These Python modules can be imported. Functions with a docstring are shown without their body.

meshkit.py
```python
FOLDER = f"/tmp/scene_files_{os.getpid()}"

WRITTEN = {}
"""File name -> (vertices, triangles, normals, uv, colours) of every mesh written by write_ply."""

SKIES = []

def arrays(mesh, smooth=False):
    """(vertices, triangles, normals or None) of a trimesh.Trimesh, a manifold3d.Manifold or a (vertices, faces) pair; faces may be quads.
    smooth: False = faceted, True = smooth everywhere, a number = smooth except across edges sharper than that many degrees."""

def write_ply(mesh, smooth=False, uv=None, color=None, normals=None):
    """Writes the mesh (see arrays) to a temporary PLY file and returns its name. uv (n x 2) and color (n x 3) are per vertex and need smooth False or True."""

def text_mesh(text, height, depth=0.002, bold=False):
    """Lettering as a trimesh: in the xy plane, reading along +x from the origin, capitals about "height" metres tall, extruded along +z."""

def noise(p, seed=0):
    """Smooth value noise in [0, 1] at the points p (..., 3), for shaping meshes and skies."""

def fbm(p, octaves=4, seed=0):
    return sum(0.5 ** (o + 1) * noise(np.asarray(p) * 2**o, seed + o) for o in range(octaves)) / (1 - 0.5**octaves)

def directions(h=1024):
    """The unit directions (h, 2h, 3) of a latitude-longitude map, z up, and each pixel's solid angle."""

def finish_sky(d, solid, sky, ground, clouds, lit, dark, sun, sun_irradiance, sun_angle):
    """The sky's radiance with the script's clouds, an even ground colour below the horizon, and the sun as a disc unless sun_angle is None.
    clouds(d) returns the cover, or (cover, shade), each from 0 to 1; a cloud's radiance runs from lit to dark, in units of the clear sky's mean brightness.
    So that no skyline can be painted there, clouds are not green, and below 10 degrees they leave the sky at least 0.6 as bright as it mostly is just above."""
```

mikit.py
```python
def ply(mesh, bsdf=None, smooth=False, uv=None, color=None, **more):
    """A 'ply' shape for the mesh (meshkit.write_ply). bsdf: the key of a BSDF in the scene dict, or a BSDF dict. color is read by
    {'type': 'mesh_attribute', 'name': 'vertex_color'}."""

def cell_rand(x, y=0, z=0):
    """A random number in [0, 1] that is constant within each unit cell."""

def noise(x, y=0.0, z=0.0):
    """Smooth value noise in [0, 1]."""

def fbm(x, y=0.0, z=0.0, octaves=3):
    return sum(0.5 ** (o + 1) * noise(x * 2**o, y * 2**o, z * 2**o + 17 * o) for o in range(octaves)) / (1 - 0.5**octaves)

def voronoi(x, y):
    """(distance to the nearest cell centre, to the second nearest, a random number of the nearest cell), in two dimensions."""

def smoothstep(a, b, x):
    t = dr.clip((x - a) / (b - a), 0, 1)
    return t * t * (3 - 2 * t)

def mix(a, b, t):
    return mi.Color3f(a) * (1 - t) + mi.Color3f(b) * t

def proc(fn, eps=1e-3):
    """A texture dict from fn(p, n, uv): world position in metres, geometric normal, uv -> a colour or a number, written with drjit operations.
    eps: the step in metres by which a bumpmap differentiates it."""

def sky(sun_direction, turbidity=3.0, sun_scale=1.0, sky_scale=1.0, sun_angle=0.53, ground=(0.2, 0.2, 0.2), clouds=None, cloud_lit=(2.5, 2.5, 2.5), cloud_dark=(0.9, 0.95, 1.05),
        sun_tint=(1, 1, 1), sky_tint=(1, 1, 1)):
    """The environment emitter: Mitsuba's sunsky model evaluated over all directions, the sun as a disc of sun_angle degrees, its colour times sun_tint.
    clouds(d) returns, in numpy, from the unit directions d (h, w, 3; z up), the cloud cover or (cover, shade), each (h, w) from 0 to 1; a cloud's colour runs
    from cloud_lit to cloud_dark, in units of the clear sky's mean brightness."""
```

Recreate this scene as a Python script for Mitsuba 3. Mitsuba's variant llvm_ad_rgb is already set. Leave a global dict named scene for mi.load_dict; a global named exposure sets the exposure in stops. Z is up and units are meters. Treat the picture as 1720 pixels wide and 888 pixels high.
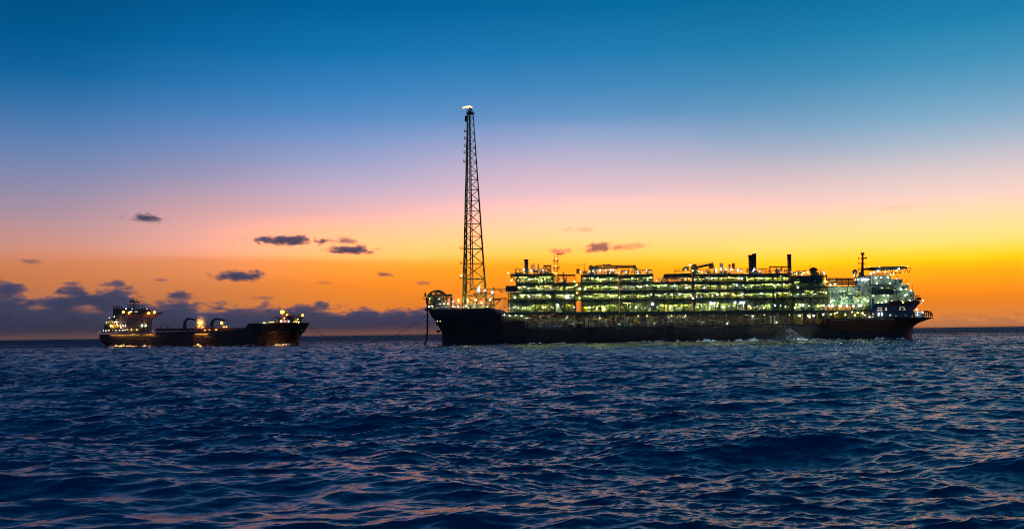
import math, random
import numpy as np, trimesh, mitsuba as mi, mikit, meshkit
from shapely.geometry import Polygon
import drjit as dr
from mikit import proc, noise, fbm, smoothstep, mix, cell_rand
T4 = mi.ScalarTransform4f
scene, labels = {}, {}

# ------------------------------------------------------------------ camera
FPX, HCAM = 1652.0, 7.4                      # focal length in photo pixels, eye height above the sea
PITCH, ROLL = math.atan(115.5 / FPX), 0.0134
CAM = np.array([0, 0, HCAM])
FW = np.array([0, math.cos(PITCH), math.sin(PITCH)])
U0 = np.array([0, -math.sin(PITCH), math.cos(PITCH)]); R0 = np.array([1.0, 0, 0])
RT = R0 * math.cos(ROLL) - U0 * math.sin(ROLL)
UP = U0 * math.cos(ROLL) + R0 * math.sin(ROLL)
scene['camera'] = {'type': 'perspective', 'fov': math.degrees(2 * math.atan(860 / FPX)), 'fov_axis': 'x', 'near_clip': 0.5, 'far_clip': 200000.0,
                   'to_world': T4().look_at(origin=CAM.tolist(), target=(CAM + FW * 100).tolist(), up=UP.tolist())}
DIM = 1 / 16                                 # dusk: everything that gives light is given in units of the exposed picture
exposure = 4.0

# ------------------------------------------------------------------ dusk sky: clear twilight blue, sunset glow towards the sunken sun painted in as cloud cover
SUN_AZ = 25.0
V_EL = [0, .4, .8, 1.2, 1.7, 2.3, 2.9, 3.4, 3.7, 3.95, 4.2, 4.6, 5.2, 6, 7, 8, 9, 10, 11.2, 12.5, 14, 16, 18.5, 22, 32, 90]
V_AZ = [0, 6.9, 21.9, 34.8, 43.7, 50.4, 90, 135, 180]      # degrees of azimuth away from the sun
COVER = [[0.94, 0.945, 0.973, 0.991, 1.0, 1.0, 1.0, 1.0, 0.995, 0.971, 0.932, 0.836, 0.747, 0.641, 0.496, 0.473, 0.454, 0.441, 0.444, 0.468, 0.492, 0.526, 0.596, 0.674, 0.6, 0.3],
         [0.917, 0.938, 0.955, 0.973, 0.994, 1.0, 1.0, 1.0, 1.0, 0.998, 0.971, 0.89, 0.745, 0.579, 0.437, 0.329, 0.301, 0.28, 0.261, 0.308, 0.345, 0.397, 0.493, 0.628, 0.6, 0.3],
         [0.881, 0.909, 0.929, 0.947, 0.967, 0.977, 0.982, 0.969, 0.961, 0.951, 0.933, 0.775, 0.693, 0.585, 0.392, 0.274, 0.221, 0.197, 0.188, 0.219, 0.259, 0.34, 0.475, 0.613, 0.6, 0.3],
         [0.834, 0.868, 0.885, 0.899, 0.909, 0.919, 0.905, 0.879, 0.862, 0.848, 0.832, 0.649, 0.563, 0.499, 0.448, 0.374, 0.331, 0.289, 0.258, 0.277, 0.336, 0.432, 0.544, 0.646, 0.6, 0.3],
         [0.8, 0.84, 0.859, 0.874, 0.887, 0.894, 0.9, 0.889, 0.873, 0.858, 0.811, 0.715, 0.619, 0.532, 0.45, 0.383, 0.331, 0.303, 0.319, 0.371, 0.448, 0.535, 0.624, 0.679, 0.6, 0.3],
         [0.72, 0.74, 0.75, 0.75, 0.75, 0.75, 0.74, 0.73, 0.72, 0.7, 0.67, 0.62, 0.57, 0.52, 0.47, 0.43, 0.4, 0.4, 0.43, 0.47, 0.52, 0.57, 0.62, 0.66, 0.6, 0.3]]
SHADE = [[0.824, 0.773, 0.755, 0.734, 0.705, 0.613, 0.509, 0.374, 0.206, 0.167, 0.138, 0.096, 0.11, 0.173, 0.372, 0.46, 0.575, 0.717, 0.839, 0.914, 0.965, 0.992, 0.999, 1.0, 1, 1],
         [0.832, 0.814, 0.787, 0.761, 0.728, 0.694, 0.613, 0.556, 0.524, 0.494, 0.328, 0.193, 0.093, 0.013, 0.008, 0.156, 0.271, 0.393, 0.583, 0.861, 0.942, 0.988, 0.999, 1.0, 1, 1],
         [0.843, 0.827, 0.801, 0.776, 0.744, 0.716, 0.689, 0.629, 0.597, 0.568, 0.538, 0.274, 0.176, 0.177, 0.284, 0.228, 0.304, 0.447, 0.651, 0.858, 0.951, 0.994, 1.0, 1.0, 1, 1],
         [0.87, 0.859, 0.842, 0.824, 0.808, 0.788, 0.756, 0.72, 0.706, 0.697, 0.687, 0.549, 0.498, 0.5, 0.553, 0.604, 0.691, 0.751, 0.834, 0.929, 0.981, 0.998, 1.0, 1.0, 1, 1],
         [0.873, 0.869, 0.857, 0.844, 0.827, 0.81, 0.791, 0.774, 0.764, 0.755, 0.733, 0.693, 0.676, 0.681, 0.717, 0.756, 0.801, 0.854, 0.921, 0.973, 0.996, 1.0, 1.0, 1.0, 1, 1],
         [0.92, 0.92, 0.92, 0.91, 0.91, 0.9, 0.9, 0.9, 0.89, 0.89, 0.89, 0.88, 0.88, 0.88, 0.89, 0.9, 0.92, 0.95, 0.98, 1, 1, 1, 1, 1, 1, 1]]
from scipy.interpolate import PchipInterpolator
from scipy.ndimage import map_coordinates
EL_G, AZ_G = np.linspace(0, 90, 1801), np.linspace(0, 180, 361)
def glow_table(rows):
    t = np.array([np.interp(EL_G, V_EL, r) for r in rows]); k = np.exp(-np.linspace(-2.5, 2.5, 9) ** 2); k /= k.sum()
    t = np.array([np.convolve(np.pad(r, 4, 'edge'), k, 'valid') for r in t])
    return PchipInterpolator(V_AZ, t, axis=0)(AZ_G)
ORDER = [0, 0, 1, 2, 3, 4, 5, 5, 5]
VC = glow_table([COVER[i] for i in ORDER])
VQ = glow_table([np.array(COVER[i]) * (1 - np.array(SHADE[i])) for i in ORDER])
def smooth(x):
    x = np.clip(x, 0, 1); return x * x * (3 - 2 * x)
def clouds(d):  # cover and shade here carry the painted sunset glow, no real clouds
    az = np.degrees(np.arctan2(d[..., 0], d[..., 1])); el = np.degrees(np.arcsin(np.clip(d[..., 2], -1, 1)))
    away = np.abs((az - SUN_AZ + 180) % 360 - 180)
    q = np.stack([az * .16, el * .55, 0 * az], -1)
    e2 = np.clip(el + (meshkit.fbm(q + 40, 3, 5) - .5) * .25 * np.clip(el / 2, 0, 1), 0, 90)       # the bands of painted glow are not quite level
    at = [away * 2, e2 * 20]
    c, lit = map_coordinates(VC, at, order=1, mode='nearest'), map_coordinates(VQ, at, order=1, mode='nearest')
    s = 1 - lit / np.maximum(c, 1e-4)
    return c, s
az0, el0 = math.radians(SUN_AZ), math.radians(10)
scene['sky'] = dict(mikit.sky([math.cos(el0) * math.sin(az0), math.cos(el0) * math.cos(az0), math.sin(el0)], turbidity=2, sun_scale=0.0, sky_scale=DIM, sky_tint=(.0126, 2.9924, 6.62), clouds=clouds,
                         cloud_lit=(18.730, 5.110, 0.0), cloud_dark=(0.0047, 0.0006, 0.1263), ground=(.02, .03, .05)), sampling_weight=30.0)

# ------------------------------------------------------------------ helpers
def ray(px, py):
    return FW + RT * (px - 860) / FPX + UP * (444 - py) / FPX
def on_sea(px, py):
    d = ray(px, py); return CAM - d * (CAM[2] / d[2])
class Frame:
    """a ship's own axes: s along the near side, w across and away, z up"""
    def __init__(self, a, b):
        self.o = np.array([a[0], a[1], 0.0]); ex = np.array([b[0] - a[0], b[1] - a[1], 0]); self.len = np.linalg.norm(ex)
        self.ex = ex / self.len; self.ey = np.array([-self.ex[1], self.ex[0], 0]); self.ez = np.array([0, 0, 1.0])
        self.m = np.stack([self.ex, self.ey, self.ez])
    def world(self, v):
        return np.asarray(v, float) @ self.m + self.o
    def at(self, px, py, w=0.0):
        d, c = self.m @ ray(px, py), self.m @ (CAM - self.o)
        p = c + d * ((w - c[1]) / d[1]); return p[0], p[2]
class MB:
    def __init__(self): self.v, self.f, self.n = [], [], 0
    def add(self, v, f):
        self.v.append(np.asarray(v, float)); self.f.append(np.asarray(f, int) + self.n); self.n += len(v); return self
    def box(self, a, b):
        x0, y0, z0 = np.minimum(a, b); x1, y1, z1 = np.maximum(a, b)
        v = [(x0, y0, z0), (x1, y0, z0), (x1, y1, z0), (x0, y1, z0), (x0, y0, z1), (x1, y0, z1), (x1, y1, z1), (x0, y1, z1)]
        return self.add(v, [(0, 2, 1), (0, 3, 2), (4, 5, 6), (4, 6, 7), (0, 1, 5), (0, 5, 4), (1, 2, 6), (1, 6, 5), (2, 3, 7), (2, 7, 6), (3, 0, 4), (3, 4, 7)])
    def tube(self, p, q, r, n=6, r2=None, cap=True):
        p, q = np.asarray(p, float), np.asarray(q, float); r2 = r if r2 is None else r2
        t = (q - p) / (np.linalg.norm(q - p) + 1e-12); a = np.cross(t, [0, 0, 1.0] if abs(t[2]) < .9 else [1.0, 0, 0]); a /= np.linalg.norm(a); b = np.cross(t, a)
        k = np.arange(n) * 2 * np.pi / n; c = np.cos(k)[:, None] * a + np.sin(k)[:, None] * b
        f = []
        for i in range(n):
            j = (i + 1) % n; f += [(i, j, n + j), (i, n + j, n + i)]
            if cap and 0 < i < n - 1: f += [(0, i + 1, i), (n, n + i, n + i + 1)]
        return self.add(np.vstack([p + c * r, q + c * r2]), f)
    def path(self, pts, r, n=6):
        for p, q in zip(pts[:-1], pts[1:]): self.tube(p, q, r, n)
        return self
    def bar(self, p, q, t):
        return self.tube(p, q, t * .7071, 4)
    def revolve(self, p, q, prof, n=10):
        """profile [(0..1 along, radius)] about the axis p-q"""
        p, q = np.asarray(p, float), np.asarray(q, float); L = q - p
        t = L / np.linalg.norm(L); a = np.cross(t, [0, 0, 1.0] if abs(t[2]) < .9 else [1.0, 0, 0]); a /= np.linalg.norm(a); b = np.cross(t, a)
        k = np.arange(n) * 2 * np.pi / n; c = np.cos(k)[:, None] * a + np.sin(k)[:, None] * b
        v = np.vstack([p + L * u + c * max(r, 1e-3) for u, r in prof]); f = []
        for m in range(len(prof) - 1):
            for i in range(n):
                j = (i + 1) % n; f += [(m * n + i, m * n + j, m * n + n + j), (m * n + i, m * n + n + j, m * n + n + i)]
        return self.add(v, f)
    def vessel(self, p, q, r, n=10):
        L = np.linalg.norm(np.asarray(q, float) - np.asarray(p, float)); e = min(.45 * r / L, .3)
        return self.revolve(p, q, [(0, 0), (e * .25, r * .6), (e, r), (1 - e, r), (1 - e * .25, r * .6), (1, 0)], n)
    def ball(self, c, r, n=8, m=5):
        c = np.asarray(c, float)
        return self.revolve(c - [0, 0, r], c + [0, 0, r], [((1 - math.cos(math.pi * i / m)) / 2, r * math.sin(math.pi * i / m)) for i in range(m + 1)], n)
    def prism(self, pts, w0, w1):
        """outline in (s, z) pushed from w0 to w1"""
        P = np.array(pts, float)
        if Polygon(P).exterior.is_ccw is False: P = P[::-1]
        n = len(P); v2, f2 = trimesh.creation.triangulate_polygon(Polygon(P), engine='earcut')
        near, far = np.c_[v2[:, 0], np.full(len(v2), w0), v2[:, 1]], np.c_[v2[:, 0], np.full(len(v2), w1), v2[:, 1]]
        f2 = np.array(f2); e1, e2 = v2[f2[:, 1]] - v2[f2[:, 0]], v2[f2[:, 2]] - v2[f2[:, 0]]; nrm = e1[:, 0] * e2[:, 1] - e1[:, 1] * e2[:, 0]; f2[nrm < 0] = f2[nrm < 0][:, ::-1]
        self.add(near, f2); self.add(far, f2[:, ::-1])
        v = np.vstack([np.c_[P[:, 0], np.full(n, w0), P[:, 1]], np.c_[P[:, 0], np.full(n, w1), P[:, 1]]]); f = []
        for i in range(n):
            j = (i + 1) % n; f += [(i, n + j, j), (i, n + i, n + j)]
        return self.add(v, f)
    def loft(self, rings, cap=True):
        """closed outlines of equal length, bottom to top"""
        R = [np.asarray(r, float) for r in rings]; n = len(R[0]); f = []
        for m in range(len(R) - 1):
            for i in range(n):
                j = (i + 1) % n; f += [(m * n + i, m * n + j, m * n + n + j), (m * n + i, m * n + n + j, m * n + n + i)]
        top = (len(R) - 1) * n
        if cap:
            for i in range(1, n - 1): f += [(top, top + i, top + i + 1), (0, i + 1, i)]
        return self.add(np.vstack(R), f)
    def mesh(self, frame=None):
        v = np.vstack(self.v); v = frame.world(v) if frame else v
        return trimesh.Trimesh(v, np.vstack(self.f), process=False)
used = {}
def key_for(base):
    k = used.get(base, 0); used[base] = k + 1
    return base if k == 0 else f'{base}_{k:03d}'
def obj(base, mb, mat, frame, smooth=False, label=None, cat=None, group=None, kind=None, emit=None):
    key = key_for(base)
    more = {'emitter': {'type': 'area', 'radiance': {'type': 'rgb', 'value': [x * DIM for x in emit]}}} if emit is not None else {}
    scene[key] = mikit.ply(mb.mesh(frame) if isinstance(mb, MB) else mb, mat, smooth=smooth, **more)
    say(key, label, cat, group, kind)
    return key
def say(key, label=None, cat=None, group=None, kind=None):
    e = {k: v for k, v in (('label', label), ('category', cat), ('group', group), ('kind', kind)) if v}
    if e: labels[key] = e
def rail(mb, p, q, h=1.1, step=2.5, t=.045):
    p, q = np.asarray(p, float), np.asarray(q, float); n = max(1, int(round(np.linalg.norm(q - p) / step)))
    for z in (h, h * .5): mb.bar(p + [0, 0, z], q + [0, 0, z], t)
    for i in range(n + 1): a = p + (q - p) * i / n; mb.bar(a, a + [0, 0, h], t)

# ------------------------------------------------------------------ materials
def paint(name, col, rough=.5, dirt=.35, scale=.35, dcol=None, spec=.4):
    col = np.array(col, float); dcol = np.array(dcol if dcol is not None else col * .45 + np.array([.02, .012, .006]))
    def fn(p, n, uv):
        a = fbm(p.x * scale, p.y * scale, p.z * scale * .6, 3); b = noise(p.x * scale * 3.3, p.y * scale * 3.3, p.z * scale * .9)
        return mix(col.tolist(), dcol.tolist(), dr.clip(smoothstep(.42, .8, a * .65 + b * .35) * dirt * 1.6, 0, 1))
    scene[name] = {'type': 'twosided', 'bsdf': {'type': 'principled', 'base_color': proc(fn), 'roughness': rough, 'specular': spec}}
def plain(name, col, rough=.5, metallic=0.0):
    scene[name] = {'type': 'twosided', 'bsdf': {'type': 'principled', 'base_color': {'type': 'rgb', 'value': list(col)}, 'roughness': rough, 'metallic': metallic}}
def hull_paint(name, top, low, z_low, rust=.4):
    """ship plating: paint above, antifouling below, faint strakes and rust runs"""
    def fn(p, n, uv):
        a = fbm(p.x * .11, p.y * .11, p.z * .25, 4); runs = noise(p.x * .9 + p.y * .5, p.z * .07) * noise(p.x * 2.7, p.z * .12 + 7)
        c = mix(top, low, smoothstep(z_low + .25, z_low - .25, p.z + (a - .5) * .4))
        c = mix(c, (.10, .035, .015), dr.clip(smoothstep(.38, .62, runs) * rust + smoothstep(.6, .8, a) * rust * .5, 0, .8))
        return c * (.85 + .3 * cell_rand(dr.floor((p.x + p.y * .2) / 9.0), dr.floor(p.z / 2.4)))
    scene[name] = {'type': 'twosided', 'bsdf': {'type': 'principled', 'base_color': proc(fn), 'roughness': .55, 'specular': .35}}
hull_paint('hull_black', (.026, .019, .018), (.02, .012, .011), 3.0)
hull_paint('hull_red', (.085, .032, .018), (.028, .02, .02), 6.0, .5)
hull_paint('tanker_hull', (.020, .013, .013), (.028, .012, .010), 2.2, .3)
paint('deck_steel', (.05, .085, .058), .6, .4)
paint('pale_steel', (.52, .56, .46), .45, .4)
paint('grey_steel', (.20, .22, .21), .45, .4)
paint('dark_steel', (.035, .035, .034), .5, .3)
paint('yellow_paint', (.55, .40, .03), .45, .3)
paint('tower_paint', (.36, .31, .04), .45, .3)
paint('olive_paint', (.20, .17, .035), .5, .35)
paint('green_paint', (.06, .13, .08), .45, .3)
paint('wall_paint', (.19, .25, .09), .5, .6, .5)
paint('orange_paint', (.52, .12, .02), .4, .25)
paint('white_paint', (.52, .57, .47), .45, .22, .25)
paint('navy_paint', (.07, .12, .17), .45, .3, .2)
paint('house_paint', (.30, .15, .12), .5, .3, .2)
paint('brown_paint', (.11, .06, .04), .6, .5)
paint('red_oxide', (.22, .055, .03), .6, .4)
plain('glass_dark', (.01, .014, .018), .12)
plain('rubber', (.012, .012, .013), .55)
plain('lamp_glass', (.6, .6, .6), .3)

# ------------------------------------------------------------------ evening clouds: one slab of drifting vapour 20 km off
def bank_top(az, nz):
    """height in degrees of the cloud bank that lies along the horizon"""
    t = np.interp(az, [-60, -40, -27.4, -26.6, -25.6, -24.6, -21.8, -21.3, -20.6, -19.6, -18.6, -17.9, -15, -13, -12.3, -10.6, -9, -5, 0, 6, 22, 24, 27, 32, 45, 60],
                     [1.2, 2.0, 2.55, 2.0, 2.35, 2.75, 2.75, 2.2, 1.75, 2.3, 2.15, 1.7, 1.7, 1.75, 1.95, 1.5, 1.45, 1.4, .9, .5, .3, .5, .55, .5, .7, .5])
    return t - .2 + (nz - .5) * 1.5
PUFFS = [(-20.8, 6.65, .6, .24, .9), (-13.1, 5.5, 1.9, .30, 1), (-9.5, 4.98, 1.35, .25, 1), (-10.8, 5.55, .4, .12, .5), (-9.7, 5.53, .6, .17, .7), (-15.8, 3.45, 1.3, .34, 1),
         (-7.5, 3.52, .45, .13, .7), (5.3, 4.95, .9, .32, .75), (6.9, 5.0, 1.0, .22, .45), (2.8, 4.8, .7, .2, .6), (4.3, 6.05, .55, .17, .35), (3.3, 6.1, .3, .12, .3), (-11, 3.05, .5, .1, .4),
         (-22.4, 2.95, .7, .22, .8), (-26.5, 4.15, .4, .14, .5), (-20, 3.2, .35, .1, .5), (-5.3, 3.0, .45, .13, .5), (22, 6.65, 1.0, .14, .2), (-19, 2.35, .5, .28, .9), (-27.6, 2.6, .7, .4, 1),
         (-11.2, 1.75, .45, .2, .9), (-14.5, 2.2, .6, .12, .5)]
CLY, CLD, CX0, CX1, CZ1 = 20000.0, 700.0, -19000.0, 15000.0, 2600.0
nx, nz_, ny = 1650, 130, 8
gx, gz, gy = np.meshgrid(np.linspace(CX0, CX1, nx), np.linspace(6.0, CZ1, nz_), np.linspace(0, 1, ny), indexing='ij')
caz = np.degrees(np.arctan2(gx, CLY)); cel = np.degrees(np.arctan2(gz - HCAM, np.hypot(gx, CLY)))
p_ = np.stack([caz, cel, gy * .8], -1)
n1, n2, n3 = meshkit.fbm(p_ * [.9, 1.5, 1], 4, 3), meshkit.fbm(p_ * [2.2, 4.2, 1.3] + 9, 4, 8), meshkit.fbm(p_ * [5, 8, 2] + 3, 3, 21)
billow = 1 - 2 * np.abs(n2 - .5)
dens = smooth((bank_top(caz, n1) + (billow - .72) * 1.1 + (n3 - .5) * .45 - cel) / .16) * np.interp(caz, [-40, -2, 4, 16, 24, 40], [1, 1, .5, .12, .14, .16])
dens *= 1 - .85 * smooth((meshkit.fbm(p_ * [.8, 3.0, .6] + 30, 4, 2) - .57) / .08) * smooth((cel - 1.2) / .3)
dens *= .35 + .65 * smooth(cel / .7)
for (a, e, ra, re, k) in PUFFS:
    x, y = (caz - a) / ra, (cel - e) / re; y = np.where(y < 0, y * 1.35, y); r = np.sqrt(x * x + y * y)
    dens = np.maximum(dens, np.where(r < 2.6, smooth((1.02 - r + (n2 - .5) * 2.2 + (n3 - .5) * 1.6) / .5) * k * k, 0))
dens *= np.clip(1.3 - np.abs(gy - .5) * 1.6, 0, 1) * smooth((gx - CX0) / 5500) * smooth((CX1 - gx) / 3500)
scene['cloud_air'] = {'type': 'heterogeneous', 'albedo': {'type': 'rgb', 'value': [.978, .972, .958]}, 'scale': .0055,
                      'sigma_t': {'type': 'gridvolume', 'grid': mi.VolumeGrid(np.ascontiguousarray(dens.transpose(2, 1, 0)[..., None].astype(np.float32).transpose(0, 1, 2, 3))), 'filter_type': 'trilinear',
                                  'to_world': T4().translate([CX0, CLY, 6.0]).scale([CX1 - CX0, CLD, CZ1 - 6.0]) @ T4([[1, 0, 0, 0], [0, 0, 1, 0], [0, 1, 0, 0], [0, 0, 0, 1]])}}
scene['clouds'] = {'type': 'cube', 'to_world': T4().translate([(CX0 + CX1) / 2, CLY + CLD / 2, 3 + CZ1 / 2]).scale([(CX1 - CX0) / 2, CLD / 2, (CZ1 - 6) / 2]), 'bsdf': {'type': 'null'}, 'interior': {'type': 'ref', 'id': 'cloud_air'}}
say('clouds', 'dusky purple cloud bank and small drifting clouds low over the horizon', None, None, 'stuff')

# ------------------------------------------------------------------ the sea: wind waves from a directional spectrum
def ocean_tile(L, N, lam0, lam1, wind, V, seed):
    r = np.random.default_rng(seed); k1 = np.fft.fftfreq(N, 1 / N) * 2 * np.pi / L; kx, ky = np.meshgrid(k1, k1, indexing='xy'); k = np.hypot(kx, ky); k[0, 0] = 1
    cs = (kx * wind[0] + ky * wind[1]) / k
    P = np.exp(-1 / (k * V * V / 9.81) ** 2) / k ** 3.9 * (.07 + np.clip(cs, 0, 1) ** 4) * (k < 2 * np.pi / lam0) * (k > 2 * np.pi / lam1); P[0, 0] = 0
    h = np.sqrt(P / 2) * (r.standard_normal((N, N)) + 1j * r.standard_normal((N, N)))
    g = lambda a: np.real(np.fft.ifft2(a)) * N * N
    H = g(h); slope = math.sqrt((g(1j * kx * h) ** 2).mean() + (g(1j * ky * h) ** 2).mean())
    return H, g(1j * kx / k * h), g(1j * ky / k * h), slope      # drawn towards the crests, which sharpens them
def tile_at(A, L, x, y):
    N = A.shape[0]; u, v = (x / L * N) % N, (y / L * N) % N; i, j = u.astype(int), v.astype(int); a, b = u - i, v - j; i %= N; j %= N; i2, j2 = (i + 1) % N, (j + 1) % N
    return (A[j, i] * (1 - a) + A[j, i2] * a) * (1 - b) + (A[j2, i] * (1 - a) + A[j2, i2] * a) * b
WIND = np.array([math.sin(.28), -math.cos(.28)])
SWELL = np.array([math.sin(-.5), -math.cos(-.5)])
TILES = []
for (L, N, l0, l1, V, target, chop, seed) in ((223.0, 1024, 1.3, 30.0, 4.1, .175, 1.2, 11), (41.0, 512, .22, 1.3, 4.1, .17, 1.1, 12), (317.0, 512, 9.0, 80.0, 7.0, .045, 1.0, 13)):
    H, DX, DY, sl = ocean_tile(L, N, l0, l1, WIND if seed < 13 else SWELL, V, seed); k = target / sl
    TILES.append((L, H * k, DX * k * chop, DY * k * chop))
def sea_offset(x, y, res):
    dx, dy, dz = 0, 0, 0
    gust = np.clip(.25 + 1.5 * meshkit.fbm(np.stack([x / 26 + .4 * y / 26, y / 44, 0 * x], -1), 3, 7), .3, 1.6)
    for (L, H, DX, DY), lam in zip(TILES, (6.0, .8, 30.0)):
        fade = np.clip(1.6 - res / lam * .8, 0.0, 1) * (gust if lam < 1 else .75 + .25 * gust)           # what the mesh cannot hold any more is left to the bump
        dz = dz + tile_at(H, L, x, y) * fade; dx = dx + tile_at(DX, L, x, y) * fade; dy = dy + tile_at(DY, L, x, y) * fade
    return dx, dy, dz
rr = [6.0]
while rr[-1] < 45000:
    r = rr[-1]; rr.append(r + (max(.0027 * r, .0) if 33 < r < 900 else .06 * r if r < 33 else min(.0027 * r * (r / 900) ** .8, .12 * r)))
rr = np.array(rr); fine = np.linspace(-.56, .56, 820); coarse = np.linspace(.56, 2 * math.pi - .56, 90)[1:-1]
th = np.concatenate([fine, coarse]); RR, TH = np.meshgrid(rr, th, indexing='ij')
X, Y = RR * np.sin(TH), RR * np.cos(TH)
DXs, DYs, DZs = sea_offset(X, Y, np.gradient(rr)[:, None] + 0 * TH)
inside = ((np.abs(TH) < .57) | (TH > 2 * math.pi - .57)) & (RR < 6000)
V_ = np.stack([X + DXs * inside, Y + DYs * inside, DZs * inside], -1).reshape(-1, 3)
nr, nt = len(rr), len(th); I, J = np.meshgrid(np.arange(nr - 1), np.arange(nt), indexing='ij'); J2 = (J + 1) % nt
q = np.stack([I * nt + J, I * nt + J2, (I + 1) * nt + J2, (I + 1) * nt + J], -1).reshape(-1, 4)
F_ = np.vstack([q[:, [0, 2, 1]], q[:, [0, 3, 2]]])
V_ = np.vstack([V_, [[0, 0, 0]]]); F_ = np.vstack([F_, np.stack([np.full(nt, len(V_) - 1), (np.arange(nt) + 1) % nt, np.arange(nt)], 1)])
a_, b_, c_ = V_[F_[0, 0]], V_[F_[0, 1]], V_[F_[0, 2]]
if np.cross(b_ - a_, c_ - a_)[2] < 0: F_ = F_[:, ::-1]
def ripples(p, n, uv):
    return noise(p.x * .21 + p.y * .09, p.y * .23 - p.x * .06, 1.0) * 1.5 + noise(p.x * 1.1 + p.y * .3, p.y * 1.3, 3.0) * .55 + noise(p.x * 2.9 - p.y * .8, p.y * 3.3, 5.0) * .22 + noise(p.x * 7.7, p.y * 8.3, 9.0) * .06
for nm_, al_ in (('water_slick', .05), ('water_ruffled', .30)):
    scene[nm_] = {'type': 'roughplastic', 'distribution': 'ggx', 'alpha': al_, 'int_ior': 1.333, 'diffuse_reflectance': {'type': 'rgb', 'value': [.008, .058, .118]}}
def ruffled(p, n, uv):                                          # wind-ruffled water out beyond the ships and in stray gust patches
    return dr.clip(smoothstep(500.0, 1300.0, p.y + (noise(p.x * .004, p.y * .004) - .5) * 500) + .45 * smoothstep(.55, .8, fbm(p.x * .012, p.y * .02, 4.0, 3)), 0, 1)
scene['water'] = {'type': 'bumpmap', 'arbitrary': proc(ripples, eps=.03), "scale": .085,
                  'bsdf': {'type': 'blendbsdf', 'weight': proc(ruffled), 'bsdf_0': {'type': 'ref', 'id': 'water_slick'}, 'bsdf_1': {'type': 'ref', 'id': 'water_ruffled'}}}
obj('sea', (V_, F_), 'water', None, smooth=True, label='dark blue choppy evening sea reaching to the horizon', kind='structure')

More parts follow.
